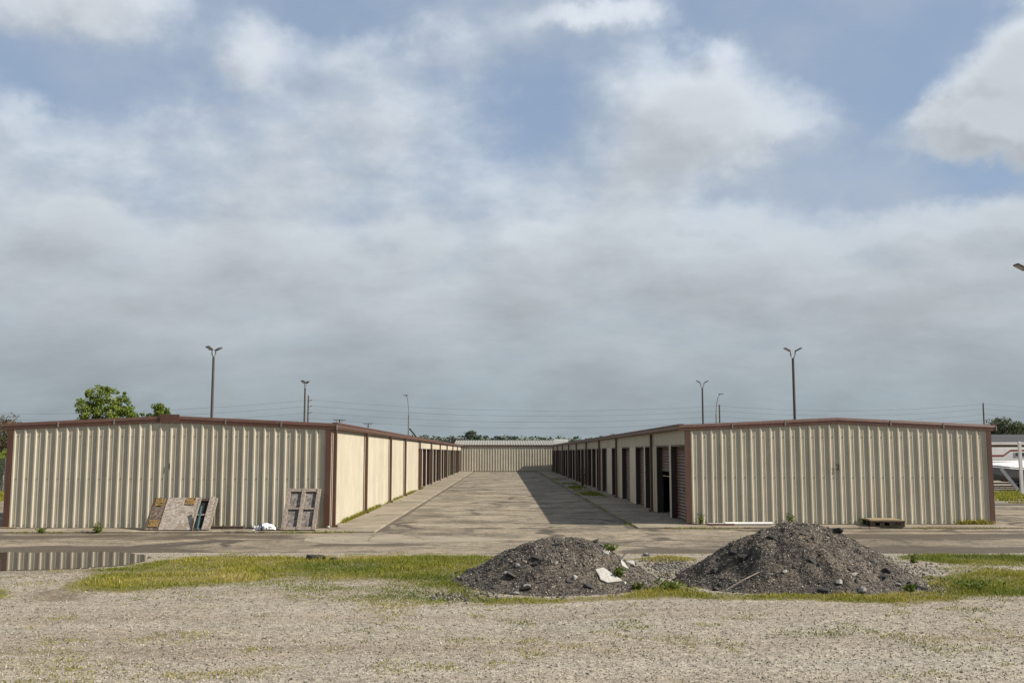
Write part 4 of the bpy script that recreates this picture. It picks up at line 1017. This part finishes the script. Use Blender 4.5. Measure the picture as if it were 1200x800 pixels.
# ------------------------------------------------------------------ utility poles and wires
def utility_pole(label, px, pytop, Y, arms=(), ins=(), r=.15):
    t = atY(px, pytop, Y); e = empty('utility_pole', (t.x, Y, 0)); tag(e, label, 'utility pole', 'utility poles'); h = t.z
    m = MB(); m.tube([(0, 0, -.1), (0, 0, h)], [r * 1.15, r * .8], 8); m.build('pole', 'utility_wood', e, local=True)
    for (dz, wd) in arms:
        MB().box(-wd / 2, wd / 2, -.17, -.05, h - dz - .12, h - dz).build('cross_arm', 'utility_wood', e, local=True)
        for s_ in (-1, 1):
            m = MB(); m.tube([(s_ * wd * .3, -.19, h - dz - .10), (s_ * .05, -.19, h - dz - .95)], .035, 4); m.build('brace', 'utility_wood', e, local=True)
        for k in (-.46, -.2, .2, .46): MB().box(k * wd - .05, k * wd + .05, -.15, -.07, h - dz, h - dz + .2).build('insulator', 'grey_metal', e, local=True)
    for z in ins:
        m = MB(); m.tube([(0, -.1, h - z), (.35, -.1, h - z - .05), (.62, -.1, h - z + .12)], [.05, .05, .09], 6); m.build('insulator', 'grey_metal', e, local=True)
    return e, h, t.x
WY = 170
uA = utility_pole('wooden utility pole with side insulators beside a lamp post', 361.5, 463, WY, (), (.9, 1.9, 3.0))
uB = utility_pole('slim wooden utility pole beside the curved street light', 843, 474, WY)
uC = utility_pole('wooden utility pole above the outer end of the numbered gable', 1152, 472, WY)
utility_pole('far utility pole whose cross arm shows over the sunlit building corner', 398, 491, 205, ((.1, 2.5),))
utility_pole('far utility pole whose cross arm shows over the sunlit gutter', 431.5, 495.5, 250, ((.1, 2.5),))
utility_pole('distant utility pole over the end building, paler one', 546.5, 506, 330, ((.3, 2.0),), (), .2)
utility_pole('distant utility pole over the end building, beside a dark tree', 554.8, 504.5, 330, ((.3, 2.0),), (), .2)
def wire(pa, pb, sag, lab):
    m = MB(); n = 24; pa = Vector(pa); pb = Vector(pb)
    m.tube([(pa.lerp(pb, i / n) - Vector((0, 0, sag * 4 * (i / n) * (1 - i / n)))) - pa for i in range(n + 1)], .013, 4, False)
    o = m.build('power_line', 'wire'); o.location = pa; tag(o, lab, 'power line', 'overhead power lines')
hA, hB, hC = uA[1], uB[1], uC[1]
for dz, rank in ((.9, 'topmost'), (1.9, 'second highest'), (3.0, 'third highest'), (4.1, 'lowest')):
    xa = uA[2] + .6
    wire((xa, WY, hA - dz + .1), (uB[2] - .0, WY - .15, hB - dz * .85 + .55), 1.3, rank + ' power line between the insulator pole and the slim wooden pole')
    wire((xa - 90, WY + 6, hA - dz - 1.0), (xa, WY - .1, hA - dz + .1), 1.7, rank + ' power line running from the insulator pole over the bright green tree')
    wire((uB[2], WY - .15, hB - dz * .85 + .55), (uC[2], WY - .15, hC - dz * .85 + .6), 1.0, rank + ' power line between the slim pole and the pole over the numbered gable end')
    wire((uC[2], WY - .15, hC - dz * .85 + .6), (uC[2] + 60, WY + 5, hC - dz * .85 - .2), 1.0, rank + ' power line running beyond the gable-end pole above the grey-green tree')

# ------------------------------------------------------------------ trees
def leaf_mesh(centres, per, rad, size, mat, name, parent, seed, squash=.8):
    rs = np.random.default_rng(seed); n = len(centres) * per
    c = np.repeat(np.array(centres), per, 0); d = rs.normal(size=(n, 3)); d /= np.linalg.norm(d, axis=1)[:, None]
    P = c[:, :3] + d * (np.repeat(rad, per) * rs.random(n) ** .45)[:, None] * np.array([1, 1, squash])
    s_ = size * rs.uniform(.6, 1.3, n); q = np.array([(-1, 0, 0), (0, -.55, .12), (1, 0, 0), (0, .55, .12)])[None] * s_[:, None, None]
    v = np.einsum('nij,nkj->nki', rand_rot(n), q) + P[:, None]
    ct = np.repeat(rs.random(len(centres)), per); tn = np.clip(ct * .55 + rs.random(n) * .5, 0, 1)
    return np_mesh(name, v.reshape(-1, 3), np.arange(n * 4).reshape(n, 4), mat, np.repeat(tn, 4), parent)
def tree(name, label, loc, h, lobes, ncl, per, lsize, mat, seed, group=None, trunk_r=.14):
    rs = random.Random(seed); e = empty(name, loc); tag(e, label, 'tree', group); cs = []; rad = []
    for k in range(ncl):
        lx, ly, lz, lr, lzr = rs.choices(lobes, weights=[l[3] ** 2 for l in lobes])[0]
        while True:
            d = Vector((rs.uniform(-1, 1), rs.uniform(-1, 1), rs.uniform(-1, 1)))
            if .25 < d.length < 1: break
        cs.append((lx + d.x * lr, ly + d.y * lr, lz + d.z * lzr)); rad.append(rs.uniform(.34, .62) * lr * .62)
    top = max(c[2] for c in cs); m = MB()
    m.tube([(0, 0, -.1), (.05, 0, h * .25), (.0, .05, h * .5), (.05, 0, h * .75)], [trunk_r, trunk_r * .8, trunk_r * .55, trunk_r * .2], 8)
    for c in cs[::max(1, len(cs) // 26)]:
        z0 = min(c[2] * .55, h * .6); m.tube([(0, 0, z0), (c[0] * .5, c[1] * .5, (z0 + c[2]) / 2 + .1), c], [trunk_r * .4, trunk_r * .25, .015], 5)
    m.build('trunk', 'bark', e, local=True)
    leaf_mesh(cs, per, np.array(rad), lsize, mat, 'crown', e, seed)
    return e
def tpos(px, Y): return (atY(px, 530, Y).x, Y, 0)
tree('tree', 'bright green broadleaf tree rising behind the left gable', tpos(124, 70), 7.2,
     [(-1.0, 0, 5.2, 1.15, 1.6), (-.1, .2, 5.3, 1.0, 1.55), (.9, 0, 4.9, 1.0, 1.3), (1.8, 0, 4.3, .8, 1.0), (-1.3, 0, 3.6, 1.0, .8), (.3, 0, 3.6, 1.4, .9), (-.3, 0, 6.4, .45, .6), (-1.3, 0, 6.4, .4, .5), (1.0, 0, 6.2, .4, .4)], 280, 60, .085, 'leaf_bright', 5, 'trees behind the left building')
tree('tree', 'small rounded green tree beside the ridge cap of the left gable', tpos(183, 70), 5.6, [(0, 0, 4.7, .8, .95), (.3, 0, 5.0, .5, .6), (-.4, 0, 4.2, .6, .7)], 100, 52, .08, 'leaf_bright', 6, 'trees behind the left building', .09)
tree('tree', 'grey-green rounded tree behind the shingled roof', tpos(1177, 120), 6.4, [(0, 0, 4.7, 2.1, 1.6), (-1.2, 0, 3.9, 1.4, 1.3), (1.8, 0, 4.1, 1.6, 1.3)], 190, 80, .13, 'leaf_grey', 8, None, .2)
tree('tree', 'dark green tree far beyond the end building', tpos(553, 320), 9.0, [(0, 0, 7.2, 2.0, 1.6), (2, 0, 6.4, 1.6, 1.3)], 60, 40, .4, 'leaf_far', 9, None, .3)
tree('shrub', 'brown budding brush behind the overgrown fence', tpos(2, 58), 4.2, [(0, 0, 2.8, 1.5, 1.4), (-1.6, 0, 2.6, 1.3, 1.4), (.6, .3, 2.0, 1.0, 1.3)], 260, 70, .055, 'leaf_brush', 10, None, .08)
tree('shrub', 'green bush growing over the top of the chain link fence', tpos(4, 55.2), 2.4, [(0, 0, 1.9, .8, .5), (-.9, 0, 1.8, .8, .5)], 70, 40, .07, 'leaf_bright', 11, None, .04)
# far wood
cs = []; rad = []
for x in np.arange(-330, 360, 2.2):
    hgt = 5.6 + 3.0 * fbm2(np.array([x]), np.array([0.0]), .03, 3, 5)[0] + 1.8 * fbm2(np.array([x]), np.array([3.0]), .14, 2, 6)[0]
    for k in range(5):
        cs.append((x + random.uniform(-2, 2), 470 + random.uniform(-6, 6), hgt * (k + .6) / 5.2)); rad.append(random.uniform(2.0, 3.2))
fw = leaf_mesh(cs, 60, np.array(rad), .85, 'leaf_far', 'far_wood', None, 77, 1.0); tag(fw, 'low band of distant trees along the horizon', 'wood', kind='stuff')

# ------------------------------------------------------------------ fence at far left
e = empty('chain_link_fence', (-27, 54.5, 0)); tag(e, 'overgrown chain link fence seen past the outer corner of the left gable', 'fence')
for x in (-33, -30, -27, -24.4): m = MB(); m.tube([(x, 54.5, -.05), (x, 54.5, 1.95)], .03, 6); m.build('post', 'fence_wire', e)
m = MB(); m.tube([(-33, 54.5, 1.93), (-24.4, 54.5, 1.93)], .022, 6); m.build('top_rail', 'fence_wire', e)
m = MB()
for i in range(70):
    x = -33 + i * .123
    for s_ in (-1, 1):
        m.tube([(x, 54.47 + .02 * s_, .05 if s_ > 0 else 1.9), (min(x + 1.85, -24.4), 54.47 + .02 * s_, (.05 + s_ * min(1.85, -24.4 - x)) if s_ > 0 else 1.9 - min(1.85, -24.4 - x))], .006, 3, False)
m.build('wire_mesh', 'fence_wire', e, kind='stuff')
n = 5200; P = np.stack([rng.uniform(-33, -24.4, n), 54.62 + .22 * rng.random(n), rng.random(n) ** .8 * 1.75], 1); k = fbm2(P[:, 0], P[:, 2], 1.2, 3, 8) > .36; P = P[k]; n = len(P)
q = np.array([(-1, 0, 0), (0, -.55, .12), (1, 0, 0), (0, .55, .12)])[None] * (.05 + .05 * rng.random(n))[:, None, None]
v = np.einsum('nij,nkj->nki', rand_rot(n), q) + P[:, None]
tag(np_mesh('vines', v.reshape(-1, 3), np.arange(n * 4).reshape(n, 4), 'leaf_grey', np.repeat(rng.random(n), 4)), 'grey-green vines covering the chain link fence', 'vines', kind='stuff')

# ------------------------------------------------------------------ parked campers, boat, shed at far right
def wheel(x, y, r, par):
    m = MB(); m.tube([(x, y - .1, r), (x, y + .1, r)], r, 16); t = m.build('wheel', 'tyre', par, local=True)
    m = MB(); m.tube([(x, y - .115, r), (x, y - .10, r)], r * .55, 12); m.build('rim', 'white_metal', t, local=True)
def camper(name, label, x, y, length, h, rz, stripe):
    e = empty(name, (x, y, 0), rz); tag(e, label, 'camper', 'parked campers'); L = length / 2; d = 1.1
    m = MB(); pr = [(-L, .55), (-L - .15, 1.3), (-L + .25, h), (L - .2, h), (L + .05, 1.2), (L, .55)]
    k = len(pr); m.add([(a, s_ * d, b) for s_ in (-1, 1) for a, b in pr], [tuple(range(k)), tuple(range(2 * k - 1, k - 1, -1))] + [(i + k, (i + 1) % k + k, (i + 1) % k, i) for i in range(k)]); b = m.build('body', 'white_metal', e, local=True)
    if stripe:
        m = MB(); yv = -d - .006
        pts = [(-L + .1, h - .62), (-L + 1.15, h - .62), (-L + 1.65, h - .28), (L - .2, h - .28)]
        for (a, b_), (c, f) in zip(pts[:-1], pts[1:]): m.add([(a, yv, b_), (c, yv, f), (c, yv, f + .12), (a, yv, b_ + .12)], [(0, 1, 2, 3)])
        m.build('stripe', 'red_stripe', e, local=True)
    for a in (-L + 1.9, L * .45):
        wn = MB().box(a, a + 1.5, -d - .03, -d + .01, h - .62, h - .32).build('window', 'white_metal', e, local=True); MB().box(a + .05, a + 1.45, -d - .04, -d - .031, h - .58, h - .36).build('pane', 'window_glass', wn, local=True)
    MB().box(-L - 1.2, L, -.5, .5, .42, .54).build('chassis', 'dark', e, local=True)
    for a in (-.45, .45):
        for yy in (-1.0, 1.0): wheel(a, yy, .33, e)
camper('camper', 'white camper trailer with a stepped red stripe behind the covered boat', 35.2, 66.5, 7.5, 2.58, R(2), True)
camper('camper', 'low plain white camper trailer behind the stepped-stripe one', 38.5, 73.5, 7.0, 2.35, R(-2), False)
def boat(x, y, rz, name='covered_boat', label='grey-hulled boat on a trailer under a pale tarp', hull='boat_grey', tarp=True, hs=1.0):
    e = empty(name, (x, y, 0), rz); e.scale = (1.25 if hs > 1 else 1, 1, hs); tag(e, label, 'boat')
    sec = [(-2.6, .95, .55, 1.25), (-1.5, 1.05, .48, 1.25), (0, 1.05, .45, 1.3), (1.4, .85, .50, 1.38), (2.3, .45, .70, 1.48), (2.75, .05, 1.1, 1.55)]
    vs = []; fs = []
    for (a, hw, zk, zg) in sec: vs += [(a, -hw, zg), (a, -hw * .8, zk + .28), (a, 0, zk), (a, hw * .8, zk + .28), (a, hw, zg)]
    for i in range(len(sec) - 1):
        for j in range(4): fs.append((i * 5 + j, i * 5 + j + 1, i * 5 + j + 6, i * 5 + j + 5))
    fs += [(4, 3, 2, 1, 0)]; m = MB(); m.add(vs, fs); m.build('hull', hull, e, local=True)
    vs = []; fs = []; n = 11; peaks = [1.27, 1.28, 1.33, 1.40, 1.50, 1.57] if not tarp else [1.34, 1.50, 1.68, 1.62, 1.58, 1.57]
    for (a, hw, zk, zg), pk in zip(sec, peaks):
        for j in range(n):
            t = -1 + 2 * j / (n - 1); vs.append((a, t * (hw + .03), zg - .12 * (abs(t) > .95) + (pk - zg) * (1 - abs(t) ** 1.3) + .02))
    for i in range(len(sec) - 1):
        for j in range(n - 1): fs.append((i * n + j, i * n + j + 1, (i + 1) * n + j + 1, (i + 1) * n + j))
    m = MB(); m.add(vs, fs); m.build('tarp' if tarp else 'deck', 'tarp' if tarp else 'white_metal', e, local=True)
    MB().box(-2.65, 2.2, -1.09, -1.06, 1.10, 1.2).build('rub_rail', 'white_metal' if tarp else 'red_stripe', e, local=True)
    tr = MB().box(-2.3, 3.6, -.06, .06, .36, .44).build('trailer_beam', 'grey_metal', e, local=True)
    MB().box(-.5, -.4, -.95, .95, .28, .36).build('axle', 'grey_metal', tr, local=True)
    for yy in (-1.05, 1.05): wheel(-.45, yy, .31, e)
boat(31.2, 60.0, R(186))
boat(33.6, 63.2, R(3), 'open_boat', 'long white-hulled boat with a red rail between the covered boat and the camper', 'white_metal', False, 1.32)
# folded tandem ramp leaning before the boat
a, b = atY(1173, 549, 58.4), atY(1193, 574, 57.6); m = MB(); m.prism([(-.10, -.04), (.10, -.04), (.10, .04), (-.10, .04)], a - b + Vector((0, 0, .0)), Vector((0, 0, 0)), (0, 1, 0))
o = m.build('trailer_ramp', 'grey_metal'); o.location = (b.x, b.y, max(.08, b.z)); tag(o, 'grey metal ramp slanting in front of the covered boat', 'ramp')
q = gp(1198, 580); e = empty('steel_column', (q.x, q.y, 0)); tag(e, 'white painted steel column with a base plate beside the covered boat', 'column')
MB().box(-.16, .16, -.16, .16, -.02, .03).build('base_plate', 'grey_metal', e, local=True); MB().cbox(-.07, .07, -.07, .07, .03, 2.80, .02).build('shaft', 'white_metal', e, local=True)
# shingled building behind
x0, x1, yf, yb = 39.0, 62.0, 84.0, 96.0; e = empty('shed', (50, yf, 0)); tag(e, 'low tan building with a dark shingled roof behind the campers', 'building')
MB().box(x0, x1, yf, yb, -.05, 2.95).build('wall', 'tan_wall', e)
m = MB(); m.add([(x0 - .4, yf - .5, 3.05), (x1 + .4, yf - .5, 3.05), (x1 + .4, (yf + yb) / 2, 3.85), (x0 - .4, (yf + yb) / 2, 3.85), (x1 + .4, yb + .5, 3.05), (x0 - .4, yb + .5, 3.05)], [(0, 1, 2, 3), (3, 2, 4, 5), (0, 3, 5), (1, 4, 2), (0, 5, 4, 1)]); m.build('roof', 'shingle', e)
MB().box(x0 - .4, x1 + .4, yf - .55, yf - .51, 2.88, 3.10).build('fascia', 'white_metal', e)
for a in (42, 46.5, 51): MB().box(a, a + 1.2, yf - .03, yf - .002, 1.2, 2.3).build('window', 'window_glass', e)
# things showing over the roofs at the alley's end
q = atY(533, 516, 140); e = empty('box_truck', (q.x, 141, 0)); tag(e, 'dark box-bodied truck showing over the end building roof', 'truck')
MB().cbox(-.5, 1.1, -1.2, 1.2, .9, q.z + .25, .05).build('cargo_box', 'lamp_black', e, local=True); MB().cbox(-1.6, -.52, -1.0, 1.0, .6, 2.3, .1).build('cab', 'grey_metal', e, local=True)
for a in (-1.1, .6):
    for yy in (-.95, .95): wheel(a, yy, .42, e)
q = atY(658, 515, 135); e = empty('box_truck', (q.x, 136, 0)); tag(e, 'white box-bodied truck showing at the roof end of the end building', 'truck')
MB().cbox(-1.0, .9, -1.2, 1.2, .9, q.z + .05, .05).build('cargo_box', 'white_metal', e, local=True); MB().cbox(.92, 1.9, -1.0, 1.0, .6, 2.3, .1).build('cab', 'grey_metal', e, local=True)
for a in (-.5, 1.4):
    for yy in (-.95, .95): wheel(a, yy, .42, e)
# floodlight on the sunlit gutter
q = atY(489, 507, 58.8); e = empty('floodlight', (LX1 - .3, 59.2, ZE + .14)); tag(e, 'small tilted floodlight fixed on the sunlit roof edge', 'floodlight')
m = MB(); m.tube([(0, 0, 0), (0, 0, .22)], .03, 6); m.build('bracket', 'pole_metal', e, local=True)
m = MB(); m.cbox(-.28, .28, -.05, .05, -.05, .05, .01); cs_, sn_ = math.cos(R(-50)), math.sin(R(-50)); m.v = [(x * cs_ - z * sn_, y, .36 + x * sn_ + z * cs_) for x, y, z in m.v]; m.build('lamp_head', 'lamp_black', e, local=True)
